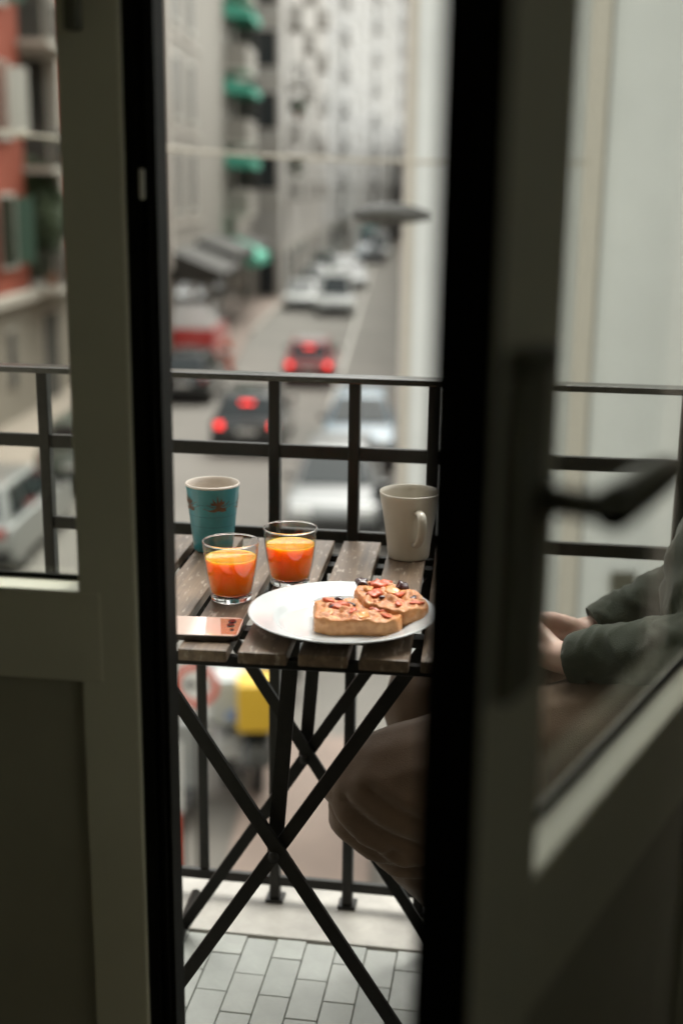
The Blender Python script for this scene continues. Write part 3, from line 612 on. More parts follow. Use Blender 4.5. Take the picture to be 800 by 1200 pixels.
bread('focaccia_slice', 'nearer focaccia slice with a straight cut front edge, at the middle of the plate',
      [(-0.060, 0.030), (-0.048, -0.038), (-0.030, -0.046), (0.020, -0.040), (0.060, -0.030), (0.064, 0.010), (0.050, 0.045), (-0.045, 0.046)], 0, 0.0215, (0.0, 0.03),
      [('t', -0.040, 0.030, 0.0062, (1.3, 0.9, 0.45)), ('o', -0.026, 0.034, 0.0055, (1, .9, .5)), ('t', -0.022, 0.010, 0.0105, (1.1, 0.9, 0.45)), ('o', -0.008, 0.020, 0.0050, (1.5, .8, .5)), ('t', 0.034, 0.004, 0.0085, (1.5, 0.7, 0.4)),
       ('o', -0.030, 0.004, 0.0045, (1.3, .8, .5)), ('p', 0.012, -0.018, 0.0075, (1.4, .8, .35)), ('t', 0.044, -0.016, 0.0060, (1.3, 1, .4)), ('p', -0.036, -0.014, 0.0065, (1.3, .9, .35)), ('t', -0.004, -0.006, 0.0060, (1.4, .7, .4)), ('o', 0.022, 0.014, 0.0040, (1.6, .7, .5))], (-0.208, 1.563, PZ))
bread('focaccia_slice', 'farther focaccia slice with olives and tomato, leaning on the first slice',
      [(-0.052, 0.044), (-0.054, 0.010), (-0.038, -0.034), (0.022, -0.052), (0.046, -0.034), (0.052, -0.012), (0.036, 0.024), (0.010, 0.046)], 0, 0.0215, (-0.05, 0.06),
      [('o', -0.046, 0.034, 0.0090, (1.15, 1, .75)), ('t', -0.020, 0.036, 0.0098, (1.5, .8, .55)), ('o', 0.010, 0.036, 0.0086, (1.1, 1, .75)), ('p', -0.002, 0.018, 0.0085, (1.4, .8, .45)), ('t', 0.008, 0.006, 0.0068, (1.2, .8, .45)), ('o', 0.028, 0.000, 0.0058, (1.4, .8, .5)),
       ('t', -0.024, 0.004, 0.0090, (1.5, .8, .45)), ('o', -0.010, -0.010, 0.0046, (1.7, .6, .5)), ('t', 0.034, -0.018, 0.0066, (1.2, .9, .45)), ('p', -0.036, 0.016, 0.0068, (1.3, .8, .4)), ('t', 0.014, -0.024, 0.0058, (1.3, .8, .45))], (-0.163, 1.606, PZ+0.008))

# phone
ph = empty('phone', 'phone lying on the near left corner of the table, pale rose back up', 'phone', (-0.4275, 1.514, Z0), R(5))
def rrect(hx_, hy_, r_c, nseg=8):
    o_ = []
    for cx_, cy_, a0 in ((hx_-r_c, hy_-r_c, 0), (-hx_+r_c, hy_-r_c, pi/2), (-hx_+r_c, -hy_+r_c, pi), (hx_-r_c, -hy_+r_c, 1.5*pi)):
        for k in range(nseg+1): o_.append((cx_+r_c*cos(a0+pi/2*k/nseg), cy_+r_c*sin(a0+pi/2*k/nseg)))
    return o_
b_ = MB().prism(rrect(0.075, 0.0365, 0.011), 0.0, 0.0078); b_.bevel(0.0016, 2, 60); b_.build('body', M['phone_rim'], ph)
b_ = MB().prism(rrect(0.0738, 0.0353, 0.010), 0.0079, 0.0084); b_.build('back_cover', M['phone'], ph)
cv = MB().prism([(0.052, -0.030), (0.072, -0.030), (0.072, 0.030), (0.042, 0.030)], 0.0085, 0.0088); cvo = cv.build('camera_panel', M['phone_panel'], ph)
for (lx, ly, lr) in ((0.060, 0.018, 0.0052), (0.060, 0.003, 0.0052), (0.064, -0.014, 0.0025)):
    l_ = MB().tube([(lx, ly, 0.0089), (lx, ly, 0.0104)], lr, 20); l_.build('lens', M['lens'], cvo, smooth=False)

# ================================================================== CHAIR AND PERSON
ch = empty('folding_chair', 'black folding chair under the seated person', 'chair', (0.38, 1.84, 0), 0)
cs = MB().box(-0.035, 0.035, -0.19, 0.19, 0.432, 0.446); cs.bevel(0.003, 2); csm = cs.mesh('seat_slat', M['wood'])
for i in range(5):
    o = link('seat_slat', csm, ch); o.location = (-0.14+i*0.078, 0, 0)
for s_ in (1, -1):
    l_ = MB(); l_.bar((-0.17, s_*0.185, 0.012), (0.20, s_*0.185, 0.430), 0.024, 0.008); l_.build('leg', M['iron'], ch)
    l_ = MB(); l_.bar((0.22, s_*0.197, 0.012), (-0.13, s_*0.197, 0.430), 0.024, 0.008); l_.build('leg', M['iron'], ch)
    l_ = MB(); l_.bar((0.19, s_*0.205, 0.43), (0.26, s_*0.205, 0.86), 0.024, 0.008); l_.build('back_post', M['iron'], ch)
for zz in (0.66, 0.75, 0.84):
    l_ = MB(); l_.box(0.222+(zz-.66)*.163, 0.234+(zz-.66)*.163, -0.20, 0.20, zz-0.03, zz+0.03); l_.bevel(0.003, 1); l_.build('back_slat', M['wood'], ch)

def remesh(mb, vox, smooth_it=4, fn=None, name='body', material=None, parent=None):
    """fuse overlapping volumes into one continuous skin"""
    bmesh.ops.recalc_face_normals(mb.bm, faces=mb.bm.faces)
    me = bpy.data.meshes.new('tmp'); mb.bm.to_mesh(me); mb.bm.free()
    o = bpy.data.objects.new('tmp', me); COL.objects.link(o)
    md = o.modifiers.new('r', 'REMESH'); md.mode = 'VOXEL'; md.voxel_size = vox; md.adaptivity = 0
    ms = o.modifiers.new('s', 'SMOOTH'); ms.factor = 0.5; ms.iterations = smooth_it
    dg = bpy.context.evaluated_depsgraph_get(); dg.update()
    nm = bpy.data.meshes.new_from_object(o.evaluated_get(dg), depsgraph=dg)
    bpy.data.objects.remove(o); bpy.data.meshes.remove(me)
    if fn:
        nrm = [v.normal.copy() for v in nm.vertices]
        for v, n_ in zip(nm.vertices, nrm): v.co = fn(v.co.copy(), n_)
    nm.name = name; nm.materials.clear(); nm.materials.append(material)
    for p in nm.polygons: p.use_smooth = True; p.material_index = 0
    ob = bpy.data.objects.new(name, nm); COL.objects.link(ob)
    if parent: ob.parent = parent; ob.matrix_parent_inverse = Matrix.Translation(-parent.location)
    return ob

per = empty('person', 'seated person in dark green jacket and brown trousers, hands clasped', 'person', (0.38, 1.84, 0.0))
V = Vector
HIP = (V((0.38, 1.775, 0.545)), V((0.38, 1.915, 0.545)))
KNEE = (V((-0.178, 1.755, 0.385)), V((-0.115, 1.955, 0.452)))
ANK = (V((0.085, 1.77, 0.125)), V((0.11, 1.955, 0.10)))
SHO = (V((0.40, 1.665, 1.00)), V((0.40, 2.015, 1.00)))
ELB = (V((0.335, 1.665, 0.705)), V((0.375, 2.02, 0.725)))
WRI = (V((0.093, 1.800, 0.606)), V((0.134, 1.955, 0.600)))
PAL = (V((0.024, 1.845, 0.604)), V((0.052, 1.898, 0.604)))
HEADC = V((0.335, 1.84, 1.245))
b_ = MB()
# head, neck, core, limbs
b_.ball(HEADC, 0.078, 3, (1.12, 0.92, 1.18)); b_.ball(HEADC+V((-0.03, 0, -0.055)), 0.056, 3, (1.0, 0.95, 1.0))
b_.cone(HEADC+V((-0.082, 0, -0.002)), HEADC+V((-0.104, 0, -0.032)), 0.008, 0.014); b_.ball(HEADC+V((-0.098, 0, -0.034)), 0.013)
b_.ball(HEADC+V((-0.076, 0, -0.066)), 0.016, 2, (1, 1.6, .8)); b_.ball(HEADC+V((-0.072, 0, -0.098)), 0.022)
for s_ in (1, -1):
    b_.ball(HEADC+V((0.005, s_*0.074, -0.012)), 0.026, 2, (0.75, 0.35, 1.15)); b_.ball(HEADC+V((-0.075, s_*0.035, 0.022)), 0.016, 2, (0.7, 1.4, .6))
b_.cap(HEADC+V((0.02, 0, -0.05)), V((0.39, 1.84, 1.06)), 0.054, 0.062)
b_.cap(V((0.425, 1.84, 0.96)), V((0.39, 1.84, 0.64)), 0.085, 0.095)
for k in (0, 1):
    b_.cap(V((0.41, 1.84, 1.02)), SHO[k], 0.048, 0.045); b_.cap(SHO[k], ELB[k], 0.046, 0.036); b_.cap(ELB[k], WRI[k], 0.037, 0.026)
    b_.cap(HIP[k], KNEE[k], 0.085, 0.055); b_.cap(KNEE[k], ANK[k], 0.05, 0.034); b_.cap(V((0.38, 1.84, 0.60)), HIP[k], 0.10, 0.09)
    b_.cap(ANK[k], ANK[k]+V((-0.10, 0, -0.07)), 0.034, 0.026)
    s_ = 1 if k == 0 else -1         # fingers curl towards the other hand
    w_, p = WRI[k], PAL[k]
    b_.cap(w_, p, 0.026, 0.021)
    ax = (p-w_).normalized()
    upv = V((0.12, 0, 1)).normalized(); sdv = upv.cross(ax).normalized()
    lens = (0.040, 0.045, 0.042, 0.034)
    for f in range(4):
        h = (0.026, 0.009, -0.008, -0.024)[f]
        kn = p + upv*h*0.95 + ax*(0.028 - 0.004*abs(f-1)) + V((0, s_*0.004, 0))
        b_.cap(p + upv*h*0.5, kn, 0.017, 0.0105)
        L = lens[f]
        # three joints, each bent across the other hand
        d1 = (ax*0.62 + V((-0.12, s_*0.72, 0.10-0.05*f))).normalized(); a1 = kn + d1*L
        d2 = (ax*-0.10 + V((0.10, s_*1.0, -0.06))).normalized(); a2 = a1 + d2*L*0.62
        d3 = (V((0.75, s_*0.65, -0.10))).normalized(); a3 = a2 + d3*L*0.48
        off = V((0, 0, 0.010 if k == 0 else -0.012))
        b_.cap(kn, a1+off, 0.0098, 0.0088); b_.cap(a1+off, a2+off, 0.0088, 0.0080); b_.cap(a2+off, a3+off, 0.0080, 0.0068)
    # thumb leaves the side of the palm near its base
    tb0 = w_ + (p-w_)*0.45 + upv*0.012; t1 = p + upv*0.036 + ax*-0.004 + V((0, s_*0.012, 0)); t2 = t1 + V((-0.026, s_*0.016, 0.004)); t3 = t2 + V((-0.022, s_*0.010, -0.006))
    b_.cap(tb0, t1, 0.016, 0.0125); b_.cap(t1, t2, 0.0120, 0.0105); b_.cap(t2, t3, 0.0105, 0.008)
def skinfn(c, n_):
    return c + n_*noise.noise(c*60)*0.0008
remesh(b_, 0.0042, 3, skinfn, 'body', M['skin'], per)
for s_ in (1, -1):
    e_ = MB().ball(HEADC+V((-0.0705, s_*0.031, 0.002)), 0.0118, 2).build('eye', M['eye'], per, smooth=True); e_.matrix_parent_inverse = Matrix.Translation(-per.location)
    i_ = MB().ball(HEADC+V((-0.0785, s_*0.031, 0.001)), 0.0058, 2).build('iris', M['iris'], e_, smooth=True); i_.matrix_parent_inverse = Matrix.Translation(-per.location)
e_ = MB().ball(HEADC+V((-0.0865, 0, -0.0665)), 0.011, 2, (.5, 2.0, .55)).build('lips', M['lip'], per, smooth=True); e_.matrix_parent_inverse = Matrix.Translation(-per.location)
hb = MB(); hb.ball(HEADC+V((0.016, 0, 0.024)), 0.086, 3, (1.08, 0.97, 1.12)); hb.ball(HEADC+V((0.05, 0, -0.03)), 0.062, 3, (0.8, 1.05, 1.1)); hb.ball(HEADC+V((-0.03, 0, 0.07)), 0.05, 3, (1.1, 1.2, .7))
def hairfn(c, n_): return c + n_*(noise.noise(V((c.x*90, c.y*90, c.z*25)))*0.006)
remesh(hb, 0.005, 3, hairfn, 'hair', M['hair'], per)

# creases of the near trouser leg: polylines in the X-Z plane on the camera side
CRE = [([(-0.262, 0.378), (-0.215, 0.338), (-0.165, 0.312), (-0.125, 0.302)], 0.009), ([(-0.235, 0.405), (-0.18, 0.372), (-0.12, 0.345), (-0.08, 0.330)], 0.006), ([(-0.25, 0.325), (-0.20, 0.298), (-0.15, 0.297), (-0.10, 0.315)], 0.009),
       ([(-0.215, 0.288), (-0.165, 0.270), (-0.11, 0.285)], 0.007), ([(-0.20, 0.43), (-0.14, 0.40), (-0.08, 0.375)], 0.005), ([(-0.16, 0.335), (-0.10, 0.305), (-0.05, 0.27)], 0.006)]
def seg_d(px, pz, a, b2):
    ax, az = a; bx_, bz = b2; dx, dz = bx_-ax, bz-az; t = max(0, min(1, ((px-ax)*dx+(pz-az)*dz)/(dx*dx+dz*dz)))
    return math.hypot(px-ax-t*dx, pz-az-t*dz), (pz-az-t*dz)
def clothfn(scale, amp, creases=(), arms=False):
    def f(c, n_):
        d = noise.noise(V((c.x*scale, c.y*scale*1.4, c.z*scale*0.9)))*amp + noise.noise(c*scale*2.7)*amp*0.35
        # ridged folds
        d += (0.5-abs(noise.noise(V((c.x*scale*.7+c.z*9, c.y*scale, c.z*scale*.7-c.x*6)))))*amp*0.9 - amp*0.3
        if creases and c.y < 1.80:
            for pl, am in creases:
                best = min((seg_d(c.x, c.z, a, b2) for a, b2 in zip(pl, pl[1:])), key=lambda q: q[0])
                d -= am*math.exp(-(best[0]/0.007)**2)
                if best[1] > 0: d += am*0.75*math.exp(-((best[0]-0.016)/0.011)**2)
        if arms:
            for k in (0, 1):
                a, e2 = WRI[k], ELB[k]; ax_ = e2-a; L = ax_.length; t = (c-a).dot(ax_)/L
                q = c-a-ax_*(t/L)
                if -0.02 < t < L+0.06 and q.length < 0.085:
                    ph_ = t/0.034 + noise.noise(c*20)*1.5 + 0.35*math.atan2(q.z, q.y)
                    d += 0.0042*min(1, max(0, t/0.05))*(1-2*abs(sin(ph_*pi)))*(0.4+0.6*abs(noise.noise(c*11)))
        return c + n_*d
    return f
b_ = MB()
for k in (0, 1):
    b_.cap(HIP[k], HIP[k]*0.45+KNEE[k]*0.55+V((0, 0, 0.012)), 0.112, 0.108); b_.cap(HIP[k]*0.45+KNEE[k]*0.55+V((0, 0, 0.012)), KNEE[k], 0.108, 0.099)
    mid = KNEE[k]*0.5+ANK[k]*0.5+V((0.01, 0, -0.012))
    b_.cap(KNEE[k], mid, 0.094, 0.085); b_.cap(mid, ANK[k]+V((-0.005, 0, 0.01)), 0.085, 0.066)
    b_.cap(V((0.38, 1.84, 0.60)), HIP[k], 0.125, 0.115)
remesh(b_, 0.0065, 4, clothfn(13, 0.0032, CRE), 'trousers', M['trouser'], per)
b_ = MB()
b_.cap(V((0.425, 1.84, 0.99)), V((0.372, 1.84, 0.70)), 0.135, 0.16)
for k in (0, 1):
    s_ = -1 if k == 0 else 1
    b_.cap(V((0.425, 1.84+s_*0.075, 0.97)), V((0.375, 1.84+s_*0.06, 0.68)), 0.12, 0.145); b_.cap(V((0.375, 1.84+s_*0.06, 0.68)), V((0.39, 1.84+s_*0.06, 0.58)), 0.145, 0.13)
    b_.cap(V((0.41, 1.84, 1.04)), SHO[k], 0.075, 0.076); b_.cap(SHO[k], ELB[k], 0.078, 0.064); b_.cap(ELB[k], ELB[k]*0.45+WRI[k]*0.55, 0.062, 0.050)
    end = WRI[k]+(ELB[k]-WRI[k]).normalized()*0.008
    b_.cone(ELB[k]*0.45+WRI[k]*0.55, end, 0.050, 0.041, 20)
b_.cap(V((0.395, 1.84, 1.06)), V((0.375, 1.84, 1.10)), 0.085, 0.078)
remesh(b_, 0.0065, 3, clothfn(13, 0.010, (), True), 'jacket', M['jacket'], per)
for k in (0, 1):
    dn = (ELB[k]-WRI[k]).normalized(); c0 = WRI[k]+dn*0.004
    cf = MB().tube([c0, c0+dn*0.010, c0+dn*0.030], [0.0405, 0.0425, 0.0430], 28, cap=False)
    cfo = cf.build('cuff', M['jacket'], per, smooth=True); cfo.matrix_parent_inverse = Matrix.Translation(-per.location)
    a_ = ANK[k]; sh = MB(); sh.cap(a_+V((0.02, 0, -0.035)), a_+V((-0.10, 0, -0.075 if k == 0 else -0.06)), 0.045, 0.042); sh.cap(a_+V((-0.10, 0, -0.075 if k == 0 else -0.06)), a_+V((-0.165, 0, -0.085 if k == 0 else -0.062)), 0.042, 0.034)
    remesh(sh, 0.006, 4, None, 'shoe', M['shoe'], per)

# ================================================================== STREET BUILDINGS
class Bld:
    """a building in street coordinates; local x = across the street, y = along it, z up from the street"""
    def __init__(s, name, label, lat, dist, cat='building', group=None):
        s.lat, s.dist = lat, dist; s.o = empty(name, label, cat, S(lat, dist), TH, group); s.cache = {}
    def box(s, name, material, x0, x1, y0, y1, z0, z1, parent=None, bev=0):
        b_ = MB().box(x0-s.lat, x1-s.lat, y0-s.dist, y1-s.dist, z0, z1)
        if bev: b_.bevel(bev, 1)
        return b_.build(name, material, parent or s.o)
    def window_side(s, x, y, z, w_, h, shutters=None, frame='wframe', open_=0.9, glass='pane'):
        """window on the wall x = const that faces the street (+x)"""
        f = MB(); lx, ly = x-s.lat, y-s.dist
        for a in ((-w_/2-.1, -w_/2), (w_/2, w_/2+.1)): f.box(lx, lx+.07, ly+a[0], ly+a[1], z, z+h)
        f.box(lx, lx+.07, ly-w_/2-.1, ly+w_/2+.1, z+h, z+h+.1)
        f.box(lx, lx+.12, ly-w_/2-.14, ly+w_/2+.14, z-.1, z-.001)
        f.box(lx+.03, lx+.05, ly-.03, ly+.03, z, z+h-.001)
        fo = f.build('window', M[frame], s.o)
        MB().box(lx+.004, lx+.025, ly-w_/2+.001, ly+w_/2-.001, z+.001, z+h-.001).build('pane', M[glass], fo)
        if shutters:
            for sg in (-1, 1):
                a = sg*(w_/2+.11); b_ = MB(); hx_ = lx+.08
                b_.bar((hx_, ly+a, z+h/2), (hx_+sin(open_)*w_/2, ly+a+sg*cos(open_)*w_/2, z+h/2), h, .04, (cos(open_), -sg*sin(open_), 0)); b_.build('shutter', M[shutters], fo)
        return fo
    def window_front(s, y, x, z, w_, h, frame='trim', glass='pane'):
        """window on the wall y = const that faces the balcony (-y)"""
        f = MB(); lx, ly = x-s.lat, y-s.dist
        for a in ((-w_/2-.08, -w_/2), (w_/2, w_/2+.08)): f.box(lx+a[0], lx+a[1], ly-.07, ly, z, z+h)
        f.box(lx-w_/2-.08, lx+w_/2+.08, ly-.07, ly, z+h, z+h+.08); f.box(lx-w_/2-.12, lx+w_/2+.12, ly-.12, ly, z-.09, z-.001)
        fo = f.build('window', M[frame], s.o)
        MB().box(lx-w_/2+.001, lx+w_/2-.001, ly-.025, ly-.004, z+.001, z+h-.001).build('pane', M[glass], fo)
        return fo
    def balcony(s, x, y0, y1, z, d, mat_slab='trim', solid=None, n=10, door=True):
        """balcony projecting d from the street wall at x"""
        lx = x-s.lat; a, b2 = y0-s.dist, y1-s.dist
        bo_ = MB().box(lx+.001, lx+d, a, b2, z-.16, z); sb_ = bo_.build('balcony', M[mat_slab], s.o)
        if solid:
            q = MB(); q.box(lx+.001, lx+d, a, a+.08, z+.001, z+1.0); q.box(lx+d-.08, lx+d, a+.081, b2-.081, z+.001, z+1.0); q.box(lx+.001, lx+d, b2-.08, b2, z+.001, z+1.0); q.build('parapet', M[solid], sb_)
        else:
            q = MB(); q.box(lx+.03, lx+d-.01, a+.02, a+.05, z+.95, z+1.0); q.box(lx+d-.05, lx+d-.01, a+.051, b2-.02, z+.95, z+1.0); q.box(lx+.03, lx+d-.051, b2-.05, b2-.02, z+.95, z+1.0)
            for k in range(n): t = k/(n-1); q.box(lx+.04+t*(d-.09), lx+.06+t*(d-.09), a+.025, a+.045, z+.001, z+.949)
            m_ = int((b2-a)/.14)
            for k in range(m_): t = a+.1+(b2-a-.2)*k/max(1, m_-1); q.box(lx+d-.04, lx+d-.02, t-.01, t+.01, z+.001, z+.949)
            q.build('railing', M['thin_iron'], sb_)
        if door:
            yc = (a+b2)/2; f = MB(); f.box(lx+.001, lx+.05, yc-.75, yc-.65, z+.001, z+2.35); f.box(lx+.001, lx+.05, yc+.65, yc+.75, z+.001, z+2.35); f.box(lx+.001, lx+.05, yc-.75, yc+.75, z+2.351, z+2.45); fo = f.build('balcony_door', M['wframe'], sb_)
            MB().box(lx+.004, lx+.03, yc-.649, yc+.649, z+.002, z+2.349).build('pane', M['pane'], sb_)
        return sb_
    def awning(s, x, y0, y1, z, d, drop, material='awning', arc=False):
        lx = x-s.lat; a, b2 = y0-s.dist, y1-s.dist; n = 8 if arc else 1
        top = [(lx+.01+d*k/n, z-drop*((k/n)**(2.2 if arc else 1))) for k in range(n+1)]
        poly = top + [(lx+d, z-drop-.28)] + [(p[0]-(.0 if i else .04), p[1]-.05) for i, p in enumerate(top[::-1])]
        q = MB(); q.prism([(p[0], p[1]) for p in top] + [(p[0], p[1]-.06) for p in top[::-1]], a, b2, 'y')
        ao = q.build('awning', M[material], s.o)
        v_ = MB(); v_.box(lx+d-.02, lx+d, a+.001, b2-.001, z-drop-.38, z-drop-.061); v_.build('valance', M[material], ao)
        for e0, e1 in ((a-.025, a-.001), (b2+.001, b2+.025)):
            sp_ = MB(); sp_.prism([(p[0], p[1]-.001) for p in top] + [(lx+d, z-drop-.36), (lx+.01, z-drop-.36)], e0, e1, 'y'); sp_.build('side_panel', M[material], ao)
        return ao

# --- terracotta apartment house on the left: loggia column with white pilaster
rb = Bld('apartment_house', 'terracotta red apartment house with loggias and green shutters', -10.2, 31)
LX = -10.2
for k in range(5):
    z0, z1 = 3.5+3.3*k, 3.5+3.3*(k+1)
rb.box('ground_storey', M['grey_wall'], -16, LX+0.02, 15, 43, 0, 3.25)
rb.box('wall', M['red_wall'], -16, LX, 15, 35.15, 3.5, 17)
rb.box('wall', M['dark_in'], -16, LX-1.1, 35.151, 38.45, 3.5, 17)  # shade of the recess put into the wall colour
rb.box('wall', M['red_wall'], -16, LX, 39.05, 43, 3.5, 17)
rb.box('cornice', M['trim'], -15.9, LX+0.35, 15.01, 42.99, 3.251, 3.499)
rb.box('pilaster', M['trim'], LX-0.22, LX+0.14, 38.451, 39.049, 3.5, 17)
rb.box('wall', M['dark_in'], -15.9, LX-0.221, 38.453, 39.048, 3.5, 17)  # inner side wall darkened for loggia shade; its plaster would be red
for k in range(4):
    z = 3.5+3.3*k
    if k: rb.box('slab', M['trim'], LX-1.0, LX-0.001, 35.152, 38.449, z-.22, z)
    sb_ = rb.balcony(LX, 35.0, 38.6, z, 0.85, door=False, n=7)
    rb.box('loggia_back', M['red_wall'], LX-1.095, LX-1.06, 35.3, 36.4, z+.05, z+2.9)
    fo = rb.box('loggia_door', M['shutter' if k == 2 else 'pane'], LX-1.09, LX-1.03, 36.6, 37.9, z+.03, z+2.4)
    for yy in (33.3, 29.5, 25.5, 21.5):
        rb.window_side(LX, yy, z+0.75, 1.0, 1.75, 'wframe' if k % 2 else 'shutter', open_=0.9)
# ground-storey openings
for yy, ww, hh, zz in ((33.0, 0.7, 1.5, 1.0), (36.9, 1.5, 2.6, 0.05), (28, 1.6, 2.5, 0.05), (41.0, 1.4, 2.5, 0.05), (24.5, 1.6, 2.5, 0.05)):
    f = rb.box('doorway', M['trim'], LX+0.021, LX+0.07, yy-ww/2-.1, yy+ww/2+.1, zz, zz+hh+.1)
    rb.box('door_leaf', M['dark_in'], LX+0.071, LX+0.085, yy-ww/2, yy+ww/2, zz+.02, zz+hh, parent=f)

def foliage(name, label, cat, loc, rx, ry, rz_, n, seed, pot=True, group=None, leafs=0.09):
    rnd = random.Random(seed); root = empty(name, label, cat, loc, 0, group); b_ = MB()
    cl = [(Vector((rnd.uniform(-1, 1)*rx*.7, rnd.uniform(-1, 1)*ry*.7, rnd.uniform(.15, 1)*rz_*1.6)), rnd.uniform(.25, .5)) for _ in range(9)]
    for _ in range(n):
        c, r_c = rnd.choice(cl); d = Vector((rnd.gauss(0, 1), rnd.gauss(0, 1), rnd.gauss(0, 1))).normalized()*r_c*rnd.uniform(.4, 1)
        p = c + Vector((d.x*rx*1.2, d.y*ry*1.2, d.z*rz_*.7)); a = Vector((rnd.gauss(0, 1), rnd.gauss(0, 1), rnd.gauss(0, .7))).normalized(); b2 = a.orthogonal().normalized(); L = leafs*rnd.uniform(.6, 1.3)
        q = [b_.bm.verts.new(x) for x in (p-a*L, p+b2*L*.4, p+a*L, p-b2*L*.4)]; b_.bm.faces.new(q)
    b_.build('foliage', M['leaf'], root)
    t = MB(); t.tube([(0, 0, 0.02), (0.03, 0.02, rz_*.6), (0.0, 0.05, rz_*1.1)], [.03, .022, .012], 7); t.build('stem', M['dark_in'], root)
    if pot: MB().lathe([(0, 0), (.14, 0), (.19, .30), (.20, .34), (.17, .34), (0, .30)], seg=18).build('pot', M['pot'], root, smooth=True)
    return root
foliage('balcony_plant', 'tall dark bushy plant filling the first-floor loggia of the red house', 'plant', S(LX+0.40, 36.0, 3.51), .95, 1.0, 2.1, 2600, 1, leafs=.13)
foliage('balcony_plant', 'dark leafy plant on the first-floor balcony beside the white pilaster', 'plant', S(LX+0.40, 37.8, 3.51), .60, .6, 1.7, 1500, 2, leafs=.12)
foliage('balcony_plant', 'small potted plant on the second-floor balcony of the red house', 'plant', S(LX+0.4, 37.6, 6.81), .35, .4, .5, 400, 3)

# --- pale house with the green awnings
pb = Bld('apartment_house', 'pale beige apartment house with a stack of green balcony awnings', -8.0, 58)
PXW = -8.0
pb.box('wall', M['pale_wall'], -16, PXW, 44.5, 72.0, 3.4, 23)
pb.box('ground_storey', M['grey_wall'], -16, PXW-.02, 44.5, 72.0, 0, 3.399)
pb.box('front_strip', M['trim'], PXW+.001, PXW+.10, 44.6, 45.4, 3.45, 19.9)
for k in range(5):
    z = 5.25+3.3*k
    pb.window_side(PXW, 47.0, z+.2, 1.1, 2.1, None); pb.window_side(PXW, 50.4, z+.2, 1.1, 2.1, None)
    pb.box('string_course', M['trim'], PXW+.001, PXW+.06, 45.41, 52.9, z-.35, z-.2)
    pb.balcony(PXW, 60.6, 64.6, z-.1, 1.05, solid='pale_wall')
    pb.awning(PXW, 60.5, 64.2, z+2.75, 1.3, .40)
    f = pb.box('loggia', M['dark_in'], PXW+.001, PXW+1.0, 65.0, 65.2, z+1.0, z+2.9)  # flat dark panel in place of a loggia opening
for yy in (47.5, 52.5, 57.5, 62.5, 68):
    f = pb.box('shopfront', M['trim'], PXW-.019, PXW+.05, yy-2.0, yy+2.0, .15, 3.0)
    pb.box('shop_glass', M['pane'], PXW+.051, PXW+.06, yy-1.8, yy+1.8, .2, 2.8, parent=f)
pb.awning(PXW, 45.2, 50.5, 4.1, 1.9, .75, 'awning_dark')
pb.awning(PXW, 51.3, 57.6, 4.3, 1.7, .6, 'awning_dark')
pb.awning(PXW, 58.6, 64.0, 4.0, 1.75, .85, 'awning')
pb.awning(PXW, 65.0, 70.5, 3.9, 1.2, .5, 'awning_dark')
pb.box('shop_sign', M['trim'], PXW+.3, PXW+1.2, 58.0, 58.12, 1.9, 3.0)

# --- house standing forward, dark windows towards us, white long front beyond
cb = Bld('apartment_house', 'cream apartment house standing forward with a column of dark windows', -6.5, 80)
cb.box('wall', M['cream_wall'], -16, -6.5, 73.0, 118, 0, 26)
for k in range(6):
    z = 5.77+3.3*k
    cb.window_front(73.0, -7.33, z+.5, 1.2, 1.9, 'trim', 'pane')
    cb.box('string_course', M['trim'], -7.9, -6.44, 72.9, 72.999, z-.4, z-.2)
    for yy in (79, 92, 106):
        cb.balcony(-6.5, yy-1.6, yy+1.6, z, .95 if yy != 92 else .8, 'cream_wall', solid='cream_wall' if (yy+k) % 3 else None, n=8)
    for yy in (86, 99, 113): cb.window_side(-6.5, yy, z+.6, 1.1, 1.7, None, glass='pane_far')
f = cb.box('shopfront', M['trim'], -8.0, -6.6, 72.9, 72.99, .15, 2.9); cb.box('shop_glass', M['pane'], -7.8, -6.8, 72.88, 72.899, .3, 2.7, parent=f)
for yy in (78, 84, 90, 97, 105, 112):
    f = cb.box('shopfront', M['trim'], -6.499, -6.45, yy-1.8, yy+1.8, .16, 3.0); cb.box('shop_glass', M['pane'], -6.449, -6.44, yy-1.4, yy+1.4, .2, 2.7, parent=f)
foliage('balcony_plant', 'hanging plant on the second balcony of the cream house', 'plant', S(-6.0, 78.2, 7.1), .5, .7, .6, 350, 5, leafs=.14)
foliage('balcony_plant', 'grey green plant on the third balcony of the cream house', 'plant', S(-6.0, 79.2, 10.4), .5, .8, .8, 350, 6, leafs=.14)

wb = Bld('apartment_house', 'long white apartment house far down the road where it bends', -6.4, 118.2)
wb.o.rotation_euler.z = TH - R(7.5)
wb.box('wall', M['white_wall'], -22, -6.4, 118.2, 182, 0, 36)
for k in range(9):
    z = 3.75+3.3*k
    wb.box('string_course', M['white_wall'], -6.399, -6.3, 118.3, 181.9, z-.3, z-.15)
    for yy in (127, 148, 171): wb.balcony(-6.4, yy-1.7, yy+1.7, z, .8, 'white_wall', 'white_wall', door=(k % 2 == 0))
    for yy in (121.5, 134, 141, 156, 162, 178): wb.window_side(-6.4, yy, z+.6, 1.1, 1.6, None, glass='pane_far')
for yy in (122, 130, 140, 150, 160, 172):
    f = wb.box('shopfront', M['trim'], -6.399, -6.3, yy-2, yy+2, .16, 3.1); wb.box('shop_glass', M['pane'], -6.299, -6.29, yy-1.5, yy+1.5, .2, 2.8, parent=f)
eb = Bld('apartment_house', 'white apartment house closing the far end of the street', -2, 184)
eb.box('wall', M['white_wall'], -16, 16, 184, 196, 0, 44)
for k in range(11):
    z = 3.8+3.4*k
    for xx in (-8.2, -4, 0.2, 4.4, 8.6): eb.window_front(184, xx, z+.4, 1.3, 1.9, 'trim', 'pane_far')
